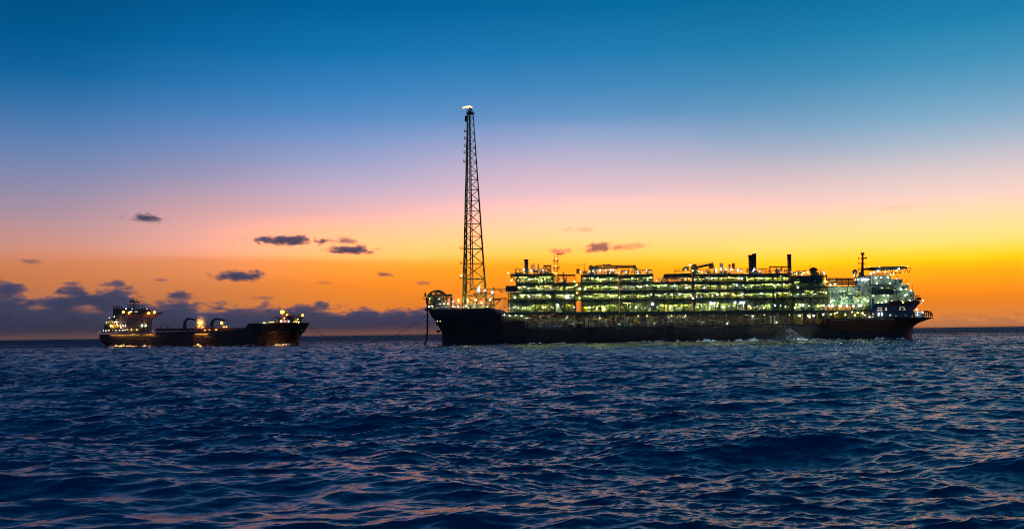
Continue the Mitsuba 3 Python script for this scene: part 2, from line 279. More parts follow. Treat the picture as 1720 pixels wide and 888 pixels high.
# ------------------------------------------------------------------ lamps
COOL, GREENISH, WARM, SODIUM = (.93, 1.04, 1.15), (.74, 1.0, .46), (1.0, .82, .16), (1.0, .36, .025)
FILL_LIGHT = (.88, 1.0, .20)  # colour of the added strips on the process decks
def lamp(base, fr, c, r, col, power, weight=.12, **kw):
    mb = MB(); mb.ball(c, r, 6, 4)
    k = obj(base, mb, 'lamp_glass', fr, emit=[x * power for x in col], **kw); scene[k]['emitter']['sampling_weight'] = weight
    return k
def strip(base, fr, s0, s1, w, z, col, power, width=.35, up=False):
    """an added light strip, hidden from the camera: housing and diffuser"""
    mb = MB(); mb.box((s0, w - width / 2 - .08, z + (-.16 if up else .004)), (s1, w + width / 2 + .08, z + (-.004 if up else .16))); obj(base + '_housing', mb, 'grey_steel', fr)
    mb = MB(); mb.add([(s0, w - width / 2, z), (s1, w - width / 2, z), (s1, w + width / 2, z), (s0, w + width / 2, z)], [(0, 1, 2), (0, 2, 3)] if up else [(0, 2, 1), (0, 3, 2)])
    k = obj(base, mb, 'lamp_glass', fr, emit=[x * power for x in col]); scene[k]['emitter']['sampling_weight'] = 2.0

# ================================================================== the production ship
FA, FB = on_sea(740, 579), on_sea(1530, 569.3)
fp = Frame(FA, FB)
SHIP = 'production_ship'
say(SHIP, 'long black floating production ship crowded with brightly lit process decks and a tall flare tower', 'ship')
def S(px, py, w=0.0): return fp.at(px, py, w)
def Z(px, py, w=0.0): return fp.at(px, py, w)[1]
def part(name, mb, mat, smooth=False, label=None, kind=None, emit=None):
    return obj(f'{SHIP}__{name}', mb, mat, fp, smooth=smooth, label=label, kind=kind, emit=emit)
BEAM = 54.0
zdeck = S(882, 551)[1]
print('deck z', zdeck, 'length', fp.len, 'dist', FA, FB)
sL, sR = S(842, 577)[0], S(1384, 570)[0]
# main hull: side shell plates between frames, bilge out of sight
mb = MB(); mb.loft([[(sL, 1.5, z), (sR + 30, 1.5, z), (sR + 30, BEAM, z), (sL, BEAM, z)] if z < -5 else [(sL, 0, z), (sR + 30, 0, z), (sR + 30, BEAM + 1.5, z), (sL, BEAM + 1.5, z)] for z in (-8, -4, zdeck)])
part('hull', mb, 'hull_black', label='black hull lying low in the water')
mb = MB()                                                        # rubbing strip, fenders and drain pipes on the shell
mb.box((sL + 15, -.35, zdeck - .5), (sR, -.02, zdeck + .12))
part('gunwale', mb, 'hull_red')
for k, px in enumerate((1142, 1156, 1166, 1180, 1196, 1012, 1260)):
    s, z = S(px, 551); mb = MB(); mb.tube((s, -.45, z + .3), (s, -.45, z - 2.5), .18, 6); mb.tube((s, -.45, z + .2), (s, .1, z + .2), .18, 6); part('drain_pipe', mb, 'hull_red')
# stern block with flare
def rounded(s0, s1, w0, w1, r, z, n=5):
    pts = []
    for cx, cy, a0 in ((s1 - r, w0 + r, -90), (s1 - r, w1 - r, 0), (s0 + r, w1 - r, 90), (s0 + r, w0 + r, 180)):
        for k in range(n): a = math.radians(a0 + 90 * k / (n - 1)); pts.append((cx + r * math.cos(a), cy + r * math.sin(a), z))
    return pts
rings = []
for (xl, xr, y, w0) in ((741, 847, 586, -1), (741, 846.5, 577, -1), (741, 845.5, 562, -1.5), (740.5, 845, 557, -2), (736, 845, 549, -3), (729, 844.5, 538, -4), (722, 842.5, 529, -5), (719.5, 837, 524, -5), (718, 828, 519.3, -5)):
    s0, z = S(xl, y, w0); s1, _ = S(xr, y, w0); rings.append(rounded(s0, s1, w0, BEAM + 2 - w0, 3.2, z))
rings.insert(0, [(p[0], p[1], -8) for p in rings[0]])
mb = MB(); mb.loft(rings); part('stern_block', mb, 'hull_black', smooth=28, label='raised black stern block that flares outwards')
zst = rings[-1][0][2]                                            # its deck
sS0, sS1 = S(718, 519.3, -5)[0], S(828, 519.3, -5)[0]
for px in (734.5, 739.5):
    s, z = S(px, 539, -4); mb = MB(); mb.revolve((s, -2.4, z), (s, -4.1, z), [(0, .3), (.6, .5), (1, .45), (1, 0)], 8); part('porthole_lamp', mb, 'lamp_glass', emit=(1.3, 1.0, .6))
s, z = S(737, 556, 10); mb = MB(); mb.box((s - 1.2, 8, z - .6), (s + 1, 12, z + .8)); mb.tube((s - .5, 10, z), (s - .5, 10, z - 1.6), .35); part('anchor_fairlead', mb, 'hull_black')
# lit side wall between the stern block and the open rack
s0, s1, z1 = S(846, 545, -.5)[0], S(882, 545, -.5)[0], Z(862, 539, -.5)
mb = MB(); mb.box((s0 - 2, -.5, zdeck - 6.5), (s1, 18, z1)); part('side_wall', mb, 'hull_red', label='rusty brown side wall lit from above')
for px in (869, 873): s = S(px, 545, -.5)[0]; mb = MB(); mb.box((s - .3, -.9, zdeck - 5), (s + .3, -.52, z1 - .3)); part('fender_post', mb, 'hull_red')
mb = MB(); sa, za = S(847, 545, -.5); sb, zb = S(857, 547, -.5); mb.box((sa, -2.6, za - .5), (sb, -.52, za)); part('sea_chest_ledge', mb, 'hull_red')
# bow block
def bow_ring(sa, tip, z, w0=0.0, straight=None):
    st = straight if straight is not None else tip - 30; pts = [(sa, w0, z), (sa + 6, w0, z)]; c = BEAM / 2 + .75; h = c - w0
    for k in range(13):
        a = -math.pi / 2 + math.pi * k / 12; pts.append((st + (tip - st) * math.cos(a) ** .8 if abs(math.cos(a)) > 1e-6 else st, c + h * math.sin(a), z))
    return pts + [(sa + 6, 2 * c - w0, z), (sa, 2 * c - w0, z)]
rings = []
for (xa, y, tip, yt, st, w0) in ((1380, 580, 1529, 580, 1478, 0), (1380, 569, 1529, 569, 1478, 0), (1380, 556, 1529.5, 556, 1480, 0), (1381, 549, 1531.5, 551.5, 1484, -.4), (1384, 543, 1540, 545.5, 1490, -1.2), (1387, 538, 1554, 538.5, 1500, -2), (1388.5, 534.2, 1565, 534, 1508, -2.4)):
    rings.append(bow_ring(S(xa, y)[0], S(tip, yt, BEAM / 2)[0], Z(1460, y), w0, S(st, y)[0]))
rings.insert(0, [(p[0], p[1], -8) for p in rings[0]])
mb = MB(); mb.loft(rings); part('bow_block', mb, 'hull_red', smooth=30, label='raised bow block with dark red flare')
zbow = rings[-1][0][2]

# ------------------------------------------------------------------ process modules
rng = random.Random(7)
ROW_Y = {900: (459.8, 475, 488.8, 503, 524), 1120: (461, 472.8, 487, 501.9, 523), 1300: (459, 471.6, 485.6, 499.6, 521)}
def row_y(i, px): return float(np.interp(px, sorted(ROW_Y), [ROW_Y[k][i] for k in sorted(ROW_Y)]))
MODULES = [                                                      # px from, to, top level (0 the roof deck), label
    (853, 929.5, 0, 'process module nearest the flare tower, overhanging roof deck and slim dark stack'), (930.5, 966, 1, 'narrow lower process module beside the yellow lattice mast'),
    (976, 1040, 0, 'process module carrying a pedestal crane with a horizontal boom'), (1040.6, 1098.5, 0, 'process module under the crane boom tip with a railed roof'),
    (1099, 1164.5, 1, 'low roofed process module in the middle of the row'), (1165, 1252, 0, 'process module with small hooded vents on its roof'),
    (1252.6, 1331.5, 0, 'process module carrying the twin and the single tall exhaust stacks'), (1332, 1391, 0, 'process module nearest the white living quarters, with a domed hood on top')]
WMAX = 40.0
EQ_MATS = ['pale_steel', 'pale_steel', 'grey_steel', 'white_paint', 'green_paint', 'yellow_paint', 'olive_paint', 'grey_steel']
nlamp = 0
def fill_level(K, s0, s1, z0, z1, clutter, wback, big=False, dens=1.0):
    """vessels, skids and pipes standing on one deck"""
    H = z1 - z0; s = s0 + .6
    while s < s1 - 1.5:
        kind = rng.random(); L = min(rng.uniform(1.6, 4.6), s1 - s - .4); w = rng.uniform(2.2, 6.5); mat = rng.choice(EQ_MATS)
        if kind < .26:
            r = min(rng.uniform(.7, 1.35), L / 2); h = H * rng.uniform(.5, .86); mb = MB(); mb.vessel((s + r, w + r, z0 + .25), (s + r, w + r, z0 + h), r); mb.tube((s + r, w + r, z0), (s + r, w + r, z0 + .4), r * .7, 8)
            obj(f'{K}__vessel', mb, mat, fp, smooth=40); L = 2 * r + .3
        elif kind < .46 and L > 2.4:
            r = rng.uniform(.6, 1.15); zc = z0 + r + rng.uniform(.5, max(.6, H * .5 - r)); mb = MB(); mb.vessel((s, w + r, zc), (s + L, w + r, zc), r)
            for u in (.25, .75): mb.box((s + L * u - .2, w + .3, z0), (s + L * u + .2, w + 2 * r - .3, zc - r * .5))
            obj(f'{K}__drum', mb, mat, fp, smooth=40)
        elif kind < .62:
            h = H * rng.uniform(.3, .62); mb = MB(); mb.box((s, w, z0 + .15), (s + L, w + 2.2, z0 + h)); mb.box((s + .2, w - .12, z0 + .5), (s + L * .45, w - .003, z0 + h - .3)); mb.box((s + L * .55, w - .08, z0 + .6), (s + L - .2, w - .003, z0 + h * .7))
            obj(f'{K}__skid', mb, mat, fp)
        for _ in range(int(3 * dens + rng.random() * 2)):               # upright pipes, elbows, valves
            x = s + rng.random() * L; ww = rng.uniform(.9, 4.5); c = clutter[rng.choice('aaabbcc')]; za, zb = z0 + rng.random() * H * .25, z0 + H * rng.uniform(.45, 1.0); r = rng.uniform(.07, .2)
            if rng.random() < .6: c.tube((x, ww, za), (x, ww, zb), r, 5)
            else: zz = zb; c.path([(x, ww, za), (x, ww, zz), (x + rng.uniform(-2, 2), ww, zz)], r, 5)
            if rng.random() < .6: zz = z0 + rng.uniform(.6, H * .6); c.ball((x, ww, zz), rng.uniform(.22, .42), 6, 4)
        s += L + rng.uniform(.2, .9)
    for _ in range(int((s1 - s0) / 4.5 * dens)):                    # pipe runs along the deck
        a = rng.uniform(s0, s1 - 2); b = min(s1, a + rng.uniform(4, 16)); ww = rng.uniform(.8, 7); zz = z0 + H * rng.choice([.12, .3, .55, .72, .82, .88]); r = rng.uniform(.09, .24)
        clutter[rng.choice('aabc')].tube((a, ww, zz), (b, ww, zz), r, 5)
    for _ in range(int((s1 - s0) / 6)):                             # cable trays and cross beams under the deck above
        a = rng.uniform(s0, s1 - 2); clutter['d'].box((a, 1.2, z1 - .75), (a + .3, 12, z1 - .3))
def cells(s0, s1, step): n = max(1, int(round((s1 - s0) / step))); return [s0 + (s1 - s0) * i / n for i in range(n + 1)]
for mi_, (xa, xb, top, text) in enumerate(MODULES):
    K = key_for(f'{SHIP}__process_module'); say(K, text)
    xm = (xa + xb) / 2; s0, s1 = S(xa, 500)[0], S(xb, 500)[0]
    if mi_ == 7: levels = [Z(xm, y) for y in (462.5, 481, 499, 521)]
    else: levels = [Z(xm, row_y(i, xm)) for i in range(top, 5)]
    clutter = {k: MB() for k in 'abcd'}; rails = MB()
    posts = cells(s0 + .35, s1 - .35, 5.8); zbase, ztop = levels[-1], levels[0]
    for i, z in enumerate(levels):
        last = i == len(levels) - 1; a, b = s0, s1; t = 1.8 if last else 1.0
        if mi_ == 0 and i == 0: a = S(857, 460)[0]; b = s1
        if mi_ == 0 and i in (1, 2): a = S(868, 475)[0]
        mb = MB(); mb.box((a, 0, z - t), (b, .45, z)); mb.box((a, .45, z - .3), (b, WMAX, z - .02))
        for x in cells(a, b, 5.8)[1:-1]: mb.box((x - .15, .46, z - t * .8), (x + .15, WMAX - 1, z - .31))
        obj(f'{K}__deck', mb, 'deck_steel', fp, label='roof deck' if i == 0 else None)
        rail(rails, (a + .1, .25, z), (b - .1, .25, z), 1.15, 1.9, .07)
        if i == 0: continue
        zc = levels[i - 1] - 1.0
        fill_level(K, s0 + (4.5 if mi_ == 0 and i < 3 else .3), s1 - .3, z, zc, clutter, 16, dens=2.0)
        for a_s, b_s in zip(*(lambda q: (q[:-1], q[1:]))(cells(s0 + (5 if mi_ == 0 and i < 3 else .8), s1 - .8, 8.5))):
            if rng.random() < .12: continue
            strip(f'{K}__added_strip_light', fp, a_s + rng.uniform(0, 1.5), b_s - rng.uniform(0, 1.5), rng.uniform(1.2, 3.2), z + (zc - z) * rng.uniform(.42, .8), [a_ * b_ for a_, b_ in zip(FILL_LIGHT, (rng.uniform(.75, 1.25), 1, rng.uniform(.4, 1.6)))], rng.uniform(24, 80) * (1.15 if last else .66 if i == 2 else .85))  # added strips that brighten the equipment on each deck
        x = s0 + 1 + rng.uniform(0, 5)
        while x < s1 - 4:                                        # dark ducts slung under the deck above
            L = rng.uniform(2.5, 7); h = rng.uniform(.5, 1.25); mb = MB(); mb.loft([rounded(x, min(x + L, s1 - .4), .8, 2.6, .4, zz) for zz in (zc - h, zc - .1)]); obj(f'{K}__duct', mb, 'deck_steel', fp); x += L + rng.uniform(1, 8)
        mb = MB(); mb.box((s0 + (4.6 if mi_ == 0 and i < 3 else .05), 11.0 + .3 * i, z), (s1 - .05, 11.2 + .3 * i, levels[i - 1] - .31)); obj(f'{K}__added_back_wall', mb, 'wall_paint', fp)  # added backing wall, shuts off light and sky behind the equipment
    for x in posts:
        zt = ztop - .76 if not (mi_ == 0 and x < S(868, 475)[0]) else levels[2] - .76
        mb = MB(); mb.box((x - .3, .5, zbase), (x + .3, 1.0, zt)); obj(f'{K}__column', mb, 'deck_steel', fp)
    zl = levels[-2] - .8
    for k in range(0, len(posts) - 1):                              # braces in the tall lowest storey, some higher up
        a, b = posts[k], posts[k + 1]
        if (k + mi_) % 3 != 2: mb = MB(); mb.bar((a, .72, zbase), (b, .72, zl), .5) if (k % 2) else mb.bar((a, .72, zl), (b, .72, zbase), .5); obj(f'{K}__brace', mb, 'deck_steel', fp)
        if len(levels) > 3 and (k + mi_) % 4 == 1: mb = MB(); mb.bar((a, .72, levels[1]), (b, .72, levels[0] - .8), .36); obj(f'{K}__brace', mb, 'deck_steel', fp)
    # roof equipment
    r0, r1 = (S(862, 458)[0] if mi_ == 0 else s0 + .5), s1 - .5
    if top == 0: fill_level(K, r0, r1, levels[0], levels[0] + 4.2, clutter, 14, dens=1.3)
    else: fill_level(K, r0, r1, levels[0], levels[0] + 3.6, clutter, 14, dens=1.3)
    for c, m, nm in (('a', 'pale_steel', 'pipework'), ('b', 'grey_steel', 'pipework'), ('c', 'yellow_paint', 'pipework'), ('d', 'deck_steel', 'cable_tray')):
        if clutter[c].n: obj(f'{K}__{nm}', clutter[c], m, fp, kind='stuff', label={'a': 'pale pipes and valves', 'b': 'grey pipes and valves', 'c': 'yellow pipes and valves'}.get(c))
    obj(f'{K}__handrail', rails, 'yellow_paint', fp, kind='stuff')
    # lamps: floodlights on each deck
    for i, z in enumerate(levels):
        H = 3.0 if i == 0 else levels[i - 1] - z
        for x in cells(s0 + 1.0, s1 - 1.0, 3.7 if i else 5.0):
            if rng.random() < .12: continue
            x += rng.uniform(-1.7, 1.7); big = rng.random() < .14
            col = GREENISH if rng.random() < .68 else COOL if rng.random() < .75 else WARM
            lamp(f'{K}__lamp', fp, (x, rng.uniform(.9, 2.2), z + min(H * rng.uniform(.2, .66), 3.2)), .44 if big else rng.uniform(.14, .30), col, 22 if i else 12, weight=.25); nlamp += 1
print('module lamps', nlamp, 'shapes', len(scene))

# ------------------------------------------------------------------ the open rack between hull and process decks
KR = f'{SHIP}__rack'; say(KR, 'open pipe rack of rusty posts and rails between the hull and the process decks')
rs0, rs1 = S(882, 540)[0], S(1336, 540)[0]
def zrack(s): return float(np.interp(s, [rs0, rs1], [Z(900, 524) - 2.0, Z(1300, 521) - 2.0]))
npost = 32
for k in range(npost + 1):
    s = rs0 + (rs1 - rs0) * k / npost; mb = MB(); mb.box((s - .35, .3, zdeck), (s + .35, .9, zrack(s))); mb.box((s - .55, .25, zdeck), (s + .55, .95, zdeck + .6)); obj(f'{KR}__post', mb, 'grey_steel' if k % 3 else 'pale_steel', fp)
for k in range(8):
    z = zdeck + .9 + k * 1.0
    if z > zrack(rs0) - .5: break
    for j in range(npost):
        a, b = rs0 + (rs1 - rs0) * j / npost, rs0 + (rs1 - rs0) * (j + 1) / npost
        mb = MB()
        if k < 6 or j % 3: mb.tube((a + .36, .6 + .08 * (j % 2), z), (b - .36, .6 + .08 * (j % 2), z), .13, 5)
        if mb.n: obj(f'{KR}__rail', mb, 'olive_paint' if k % 2 else 'grey_steel', fp)
mb = MB(); mb.box((rs0, 9.5, zdeck), (S(1392, 540)[0], 9.8, zrack(rs1) + 1.6)); obj(f'{KR}__bulkhead', mb, 'brown_paint', fp)
cl = {k: MB() for k in 'abcd'}
fill_level(KR, rs0 + 1, rs1 - 1, zdeck, zrack(rs1), cl, 9, dens=.8)
for c, m in (('a', 'pale_steel'), ('b', 'grey_steel'), ('c', 'yellow_paint'), ('d', 'dark_steel')): obj(f'{KR}__pipework', cl[c], m, fp, kind='stuff')
for px in (905, 920, 952, 1000, 1033, 1045, 1071, 1086, 1127, 1140, 1151, 1200, 1256, 1283, 1326): # deckhead fittings
    s, z = S(px + rng.uniform(-2, 2), 529, 1.2); lamp(f'{KR}__lamp', fp, (s, 3.0, zrack(s) - 1.0), .3, WARM if rng.random() < .7 else GREENISH, 9)
for px, y in ((885, 534), (951.5, 534), (1150, 532), (1123, 532.5), (1009, 534), (1265, 531), (1305, 541), (1222, 543), (1180, 541), (1100, 543), (1040, 544), (960, 544)):
    s, z = S(px, y, .1); lamp(f'{KR}__lamp', fp, (s, .0, z) if y < 535 else (s, 2.0, z), .24, COOL if y < 535 else GREENISH, 22)
for px in (891, 907): a, b = S(px, 528), S(px + 11, 548); mb = MB(); mb.bar((a[0], .15, a[1]), (b[0], .15, b[1]), .35); obj(f'{KR}__brace', mb, 'deck_steel', fp)

for j in range(4): a_, b_ = rs0 + (rs1 - rs0) * j / 4 + 1, rs0 + (rs1 - rs0) * (j + 1) / 4 - 1; strip(f'{KR}__added_strip_light', fp, a_, b_, 2.2, zrack(a_) + .3, (1.0, .95, .40), 24)  # added strips that brighten the rack
# the open bay before the bow block, lit yellow
KB = f'{SHIP}__open_bay'; say(KB, 'open bay with yellow bracing and three bright floodlights')
b0, b1 = S(1337, 540)[0], S(1388, 540)[0]; zt = Z(1360, 522.5)
for px in (1338, 1349, 1361, 1374, 1386): s = S(px, 540)[0]; mb = MB(); mb.box((s - .3, 1.2, zdeck), (s + .3, 1.8, zt)); obj(f'{KB}__post', mb, 'yellow_paint', fp)
for p, q in (((1341, 527), (1350, 547)), ((1362, 527), (1351, 547)), ((1364, 527), (1373, 546)), ((1385, 528), (1374, 546))):
    a, b = S(*p), S(*q); mb = MB(); mb.bar((a[0], .9, a[1]), (b[0], .9, b[1]), .55); obj(f'{KB}__brace', mb, 'olive_paint', fp)
mb = MB(); mb.box((b0, 6.5, zdeck), (S(1352, 540)[0], 9.4, zt - 1)); obj(f'{KB}__tank', mb, 'yellow_paint', fp)
mb = MB(); a = S(1362, 538); b = S(1386, 538); mb.box((a[0], 5.0, zdeck), (b[0], 9.4, a[1] + 1.2)); obj(f'{KB}__tank', mb, 'red_oxide', fp)
for px, y in ((1343, 530), (1357.5, 530), (1361, 532), (1367, 530)): s, z = S(px, y); lamp(f'{KB}__lamp', fp, (s, .2, z), .5 if y == 530 else .32, COOL, 24)
mb = MB(); mb.box((b0, 0, zt - 1.2), (b1 + 2, 10, zt - .1)); obj(f'{KB}__deck_beam', mb, 'deck_steel', fp)
# pipework on the side wall at the stern end
KW = f'{SHIP}__valve_deck'; say(KW, 'small railed deck with pale pipes above the rusty side wall')
w0s, w1s, zw = S(847, 538)[0], S(881, 538)[0], Z(862, 539, -.5); cl = {k: MB() for k in 'abcd'}
fill_level(KW, w0s, w1s, zw, Z(870, 527), cl, 9, dens=2.0); rail(cl['c'], (w0s, -.2, zw), (w1s, -.2, zw), 1.3, 1.6, .08)
for c, m in (('a', 'pale_steel'), ('b', 'grey_steel'), ('c', 'yellow_paint'), ('d', 'dark_steel')): obj(f'{KW}__pipework', cl[c], m, fp, kind='stuff')
for px, y in ((847, 528.5), (856, 530), (866, 529), (876, 530)): s, z = S(px, y); lamp(f'{KW}__lamp', fp, (s, .6, z), .34, COOL if px == 847 else GREENISH, 22)
mb = MB(); mb.box((w0s, 9.2, zw), (w1s + 2, 9.5, Z(870, 526))); obj(f'{KW}__bulkhead', mb, 'wall_paint', fp)
for px in (849, 853, 862, 873): s = S(px, 530)[0]; mb = MB(); mb.box((s - .2, .4, zw), (s + .2, .8, Z(870, 525))); obj(f'{KW}__post', mb, 'olive_paint', fp)

# ------------------------------------------------------------------ flare tower
KT = f'{SHIP}__flare_tower'; say(KT, 'tall tapering lattice flare tower lit yellow at its foot')
TW = 8.0
def tw(px, y, w): s, z = S(px, y, w); return np.array([s, w, z])
def leg_px(y):  # photo columns of the left and right leg
    return np.interp(y, [188, 518.5], [785.0, 777.8]), np.interp(y, [188, 518.5], [794.5, 817.5])
NODES = [518.5, 496.6, 468.4, 442.7, 417.9, 397, 375.8, 354.6, 337, 319, 302, 287.5, 273, 259.3, 248, 236.4, 224, 210, 198, 190]
def leg_at(y, which):
    l, r = leg_px(y); g = np.interp(y, [188, 518.5], [.25, 1])
    return {'a': tw(l, y, TW), 'b': tw(l + 4.6 * g, y, TW + 13 * g), 'c': tw(r, y, TW + 4 * g)}[which]
for k in 'abc':
    mb = MB(); ys = NODES
    for y0, y1 in zip(ys[:-1], ys[1:]): mb.tube(leg_at(y0, k), leg_at(y1, k), np.interp(y0, [188, 518], [.32, .78]), 8, np.interp(y1, [188, 518], [.32, .78]))
    a = leg_at(518.5, k); mb.tube(a - [0, 0, 1.2], a, 1.1, 8); obj(f'{KT}__leg', mb, 'tower_paint', fp, smooth=40)
for y0, y1 in zip(NODES[:-1], NODES[1:]):
    r = np.interp(y0, [188, 518], [.17, .46])
    for p, q, rr_ in (('a', 'c', 1), ('b', 'c', .8), ('a', 'b', .7)):
        P = [leg_at(y0, p), leg_at(y0, q), leg_at(y1, p), leg_at(y1, q)]
        mb = MB(); mb.tube(P[2], P[3], r * rr_, 6); obj(f'{KT}__strut', mb, 'tower_paint', fp)
        if p == 'b': continue
        for u, v in ((P[0], P[3]), (P[1], P[2])): mb = MB(); mb.tube(u, v, r * rr_ * .9, 6); obj(f'{KT}__brace', mb, 'tower_paint', fp)
for dx in (0, 3.4):                                              # riser pipes up the middle
    mb = MB(); p0, p1 = tw(791 + dx, 486 if dx == 0 else 478, TW + 5), tw(788.3 + dx * .35, 186, TW + 3); mb.tube(p0, p1, .42, 8, .3)
    obj(f'{KT}__flare_pipe', mb, 'grey_steel', fp, smooth=40)
mb = MB(); 
for y in range(512, 196, -4): a = leg_at(y, 'a') * .72 + leg_at(y, 'c') * .28; b = leg_at(y - 4, 'a') * .72 + leg_at(y - 4, 'c') * .28; mb.bar(a + [-.3, 1.5, 0], b + [-.3, 1.5, 0], .07); mb.bar(a + [.3, 1.5, 0], b + [.3, 1.5, 0], .07); mb.bar(a + [-.3, 1.5, 0], a + [.3, 1.5, 0], .06)
obj(f'{KT}__ladder', mb, 'dark_steel', fp)
for y, wd in ((204, 1.5), (221.5, 1.8), (233.5, 1.7), (246, 1.7), (257, 1.8), (272, 2.0), (418, 3.2), (443, 2.8), (468, 2.8)):
    a = leg_at(y, 'a'); mb = MB(); mb.box(a + [-wd, -1, -.15], a + [.3, 1.4, 0]); rail(mb, a + [-wd, -1, 0], a + [0, -1, 0], 1.6, 1.0, .1); rail(mb, a + [-wd, 1.4, 0], a + [-wd, -1, 0], 1.6, 1.0, .1)
    obj(f'{KT}__platform', mb, 'dark_steel', fp)
a = leg_at(203, 'a'); mb = MB(); mb.box(a + [-1.5, -.9, 0], a + [.2, .9, 3.6]); obj(f'{KT}__cabinet', mb, 'dark_steel', fp)
a = tw(774.3, 463, TW); lamp(f'{KT}__lamp', fp, a, .42, COOL, 25)
p = (leg_at(190, 'a') + leg_at(190, 'c')) / 2; mb = MB(); mb.box(p + [-2.6, -2.4, -.5], p + [2.6, 3.5, 0]); rail(mb, p + [-2.6, -2.4, 0], p + [2.6, -2.4, 0], 1.6, .9, .12); rail(mb, p + [-2.6, 3.5, 0], p + [2.6, 3.5, 0], 1.6, .9, .12)
obj(f'{KT}__platform', mb, 'dark_steel', fp, label='top platform below the flare tip')
mb = MB(); tip = tw(789, 181.5, TW + 3)
for dx, dw, dz in ((0, 0, 0), (-1.2, .5, -.8), (1.1, -.5, -.6)): mb.tube((p[0] + dx, TW + 3 + dw, p[2]), (tip[0] + dx * 1.2, TW + 3 + dw, tip[2] + dz), .35, 8)
mb.tube((tip[0], TW + 3, tip[2] - 1.5), (tip[0] + .2, TW + 3, tip[2] + .3), .6, 10, .95); obj(f'{KT}__flare_tip', mb, 'red_oxide', fp)
# pipe bridge from the tower to the first module
KP = f'{SHIP}__pipe_bridge'; say(KP, 'pipe bridge and railed landings between the flare tower and the first process module')
def line(name, pts, r, mat, w=TW): mb = MB(); mb.path([tw(x, y, w) for x, y in pts], r, 8); obj(f'{KP}__{name}', mb, mat, fp, smooth=40)
line('pipe', [(792, 486), (838, 486), (843, 490), (852, 490)], .45, 'olive_paint'); line('pipe', [(820, 486), (852, 485.5)], .28, 'dark_steel', TW + 2)
line('pipe', [(825, 521), (825, 504), (828, 502), (852, 501)], .4, 'red_oxide'); line('pipe', [(818, 503.3), (841, 503.3)], .3, 'dark_steel', TW + 3)
line('pipe', [(841, 503.3), (830, 513.5)], .35, 'grey_steel', TW + 3); line('post', [(829, 482.5), (829, 519)], .5, 'grey_steel'); line('post', [(801, 491), (801, 518)], .5, 'olive_paint')
line('brace', [(829, 493), (818, 505)], .3, 'grey_steel'); line('brace', [(820, 505), (829, 514)], .3, 'olive_paint'); line('brace', [(796, 493), (801, 503)], .25, 'grey_steel'); line('brace', [(810, 494), (801, 503)], .25, 'grey_steel')
mb = MB(); a, b = tw(794.5, 492.8, TW - 1.5), tw(830, 492.3, TW - 1.5); mb.box(a - [0, 0, .35], b + [0, 4, .25]); rail(mb, a, b, 1.1, 1.6, .06); obj(f'{KP}__landing', mb, 'dark_steel', fp)
mb = MB(); a = tw(800.5, 488.5, TW - .6); mb.box(a - [0, 0, 1.2], a + [2.6, 1.4, .8]); mb.box(a + [1.0, .2, .8], a + [2.2, 1.2, 2.2]); obj(f'{KP}__control_cabinet', mb, 'white_paint', fp)
for px, y, r, c in ((803, 486.5, .4, COOL), (805.5, 481.5, .35, COOL), (827, 491, .55, COOL), (808.7, 508, .32, COOL), (814.5, 487.5, .25, COOL)): lamp(f'{KP}__lamp', fp, tw(px, y, TW - 1.8), r, c, 40)
for px, y in ((797, 519), (810, 518), (838, 519)): pass

# ------------------------------------------------------------------ stern deck: hose reel, gantry, machinery
KS = f'{SHIP}__hose_reel'; say(KS, 'large spoked hose reel on the stern deck')
c = tw(732.5, 504.5, 0); RW = S(748.5, 504.5)[0] - c[0]
for w, rmul, nm in ((-2.6, .93, 'rim'), (4.2, 1.04, 'rim')):
    mb = MB(); n = 40
    for k in range(n):
        a, b = 2 * math.pi * k / n, 2 * math.pi * (k + 1) / n; R_ = RW * rmul
        mb.tube((c[0] + R_ * math.cos(a), w, c[2] + R_ * math.sin(a)), (c[0] + R_ * math.cos(b), w, c[2] + R_ * math.sin(b)), .62, 6)
        mb.tube((c[0] + R_ * .62 * math.cos(a), w, c[2] + R_ * .62 * math.sin(a)), (c[0] + R_ * .62 * math.cos(b), w, c[2] + R_ * .62 * math.sin(b)), .34, 5)
    obj(f'{KS}__{nm}', mb, 'green_paint', fp)
    for k in range(9):
        a = 2 * math.pi * (k + .3) / 9; mb = MB(); mb.bar((c[0], w, c[2]), (c[0] + R_ * math.cos(a), w, c[2] + R_ * math.sin(a)), .72); obj(f'{KS}__spoke', mb, 'green_paint', fp)
mb = MB(); mb.revolve((c[0], -3.2, c[2]), (c[0], 5, c[2]), [(0, 0), (0, 1.5), (.06, 1.5), (.06, RW * .42), (.94, RW * .42), (.94, 1.5), (1, 1.5), (1, 0)], 20); obj(f'{KS}__drum', mb, 'olive_paint', fp, smooth=40)
mb = MB()
for w in (-2.9, 4.8): mb.bar((c[0] - 3.4, w, zst), (c[0], w, c[2]), .8); mb.bar((c[0] + 3.4, w, zst), (c[0], w, c[2]), .8)
obj(f'{KS}__stand', mb, 'dark_steel', fp)
mb = MB()                                                        # ladder-like cage on the right of the rim
for k in range(16):
    a = math.radians(75 - k * 5); p_ = lambda R_, a=a: np.array([c[0] + R_ * math.cos(a), 2.4, c[2] + R_ * math.sin(a)]); b = math.radians(75 - (k + 1) * 5); q_ = lambda R_, b=b: np.array([c[0] + R_ * math.cos(b), 2.4, c[2] + R_ * math.sin(b)])
    for R_ in (RW * 1.06, RW * 1.16): mb.bar(p_(R_), q_(R_), .12)
    mb.bar(p_(RW * 1.06), p_(RW * 1.16), .1)
obj(f'{KS}__walkway', mb, 'dark_steel', fp)
lamp(f'{KS}__lamp', fp, tw(721, 501.7, -3.6), .4, WARM, 40); lamp(f'{KS}__lamp', fp, tw(737.5, 502, -3.6), .3, GREENISH, 40); lamp(f'{KS}__lamp', fp, tw(726, 514, -3.6), .3, GREENISH, 40)
KG = f'{SHIP}__stern_machinery'; say(KG, 'gantry, winch housing and pipework on the stern deck beside the hose reel')
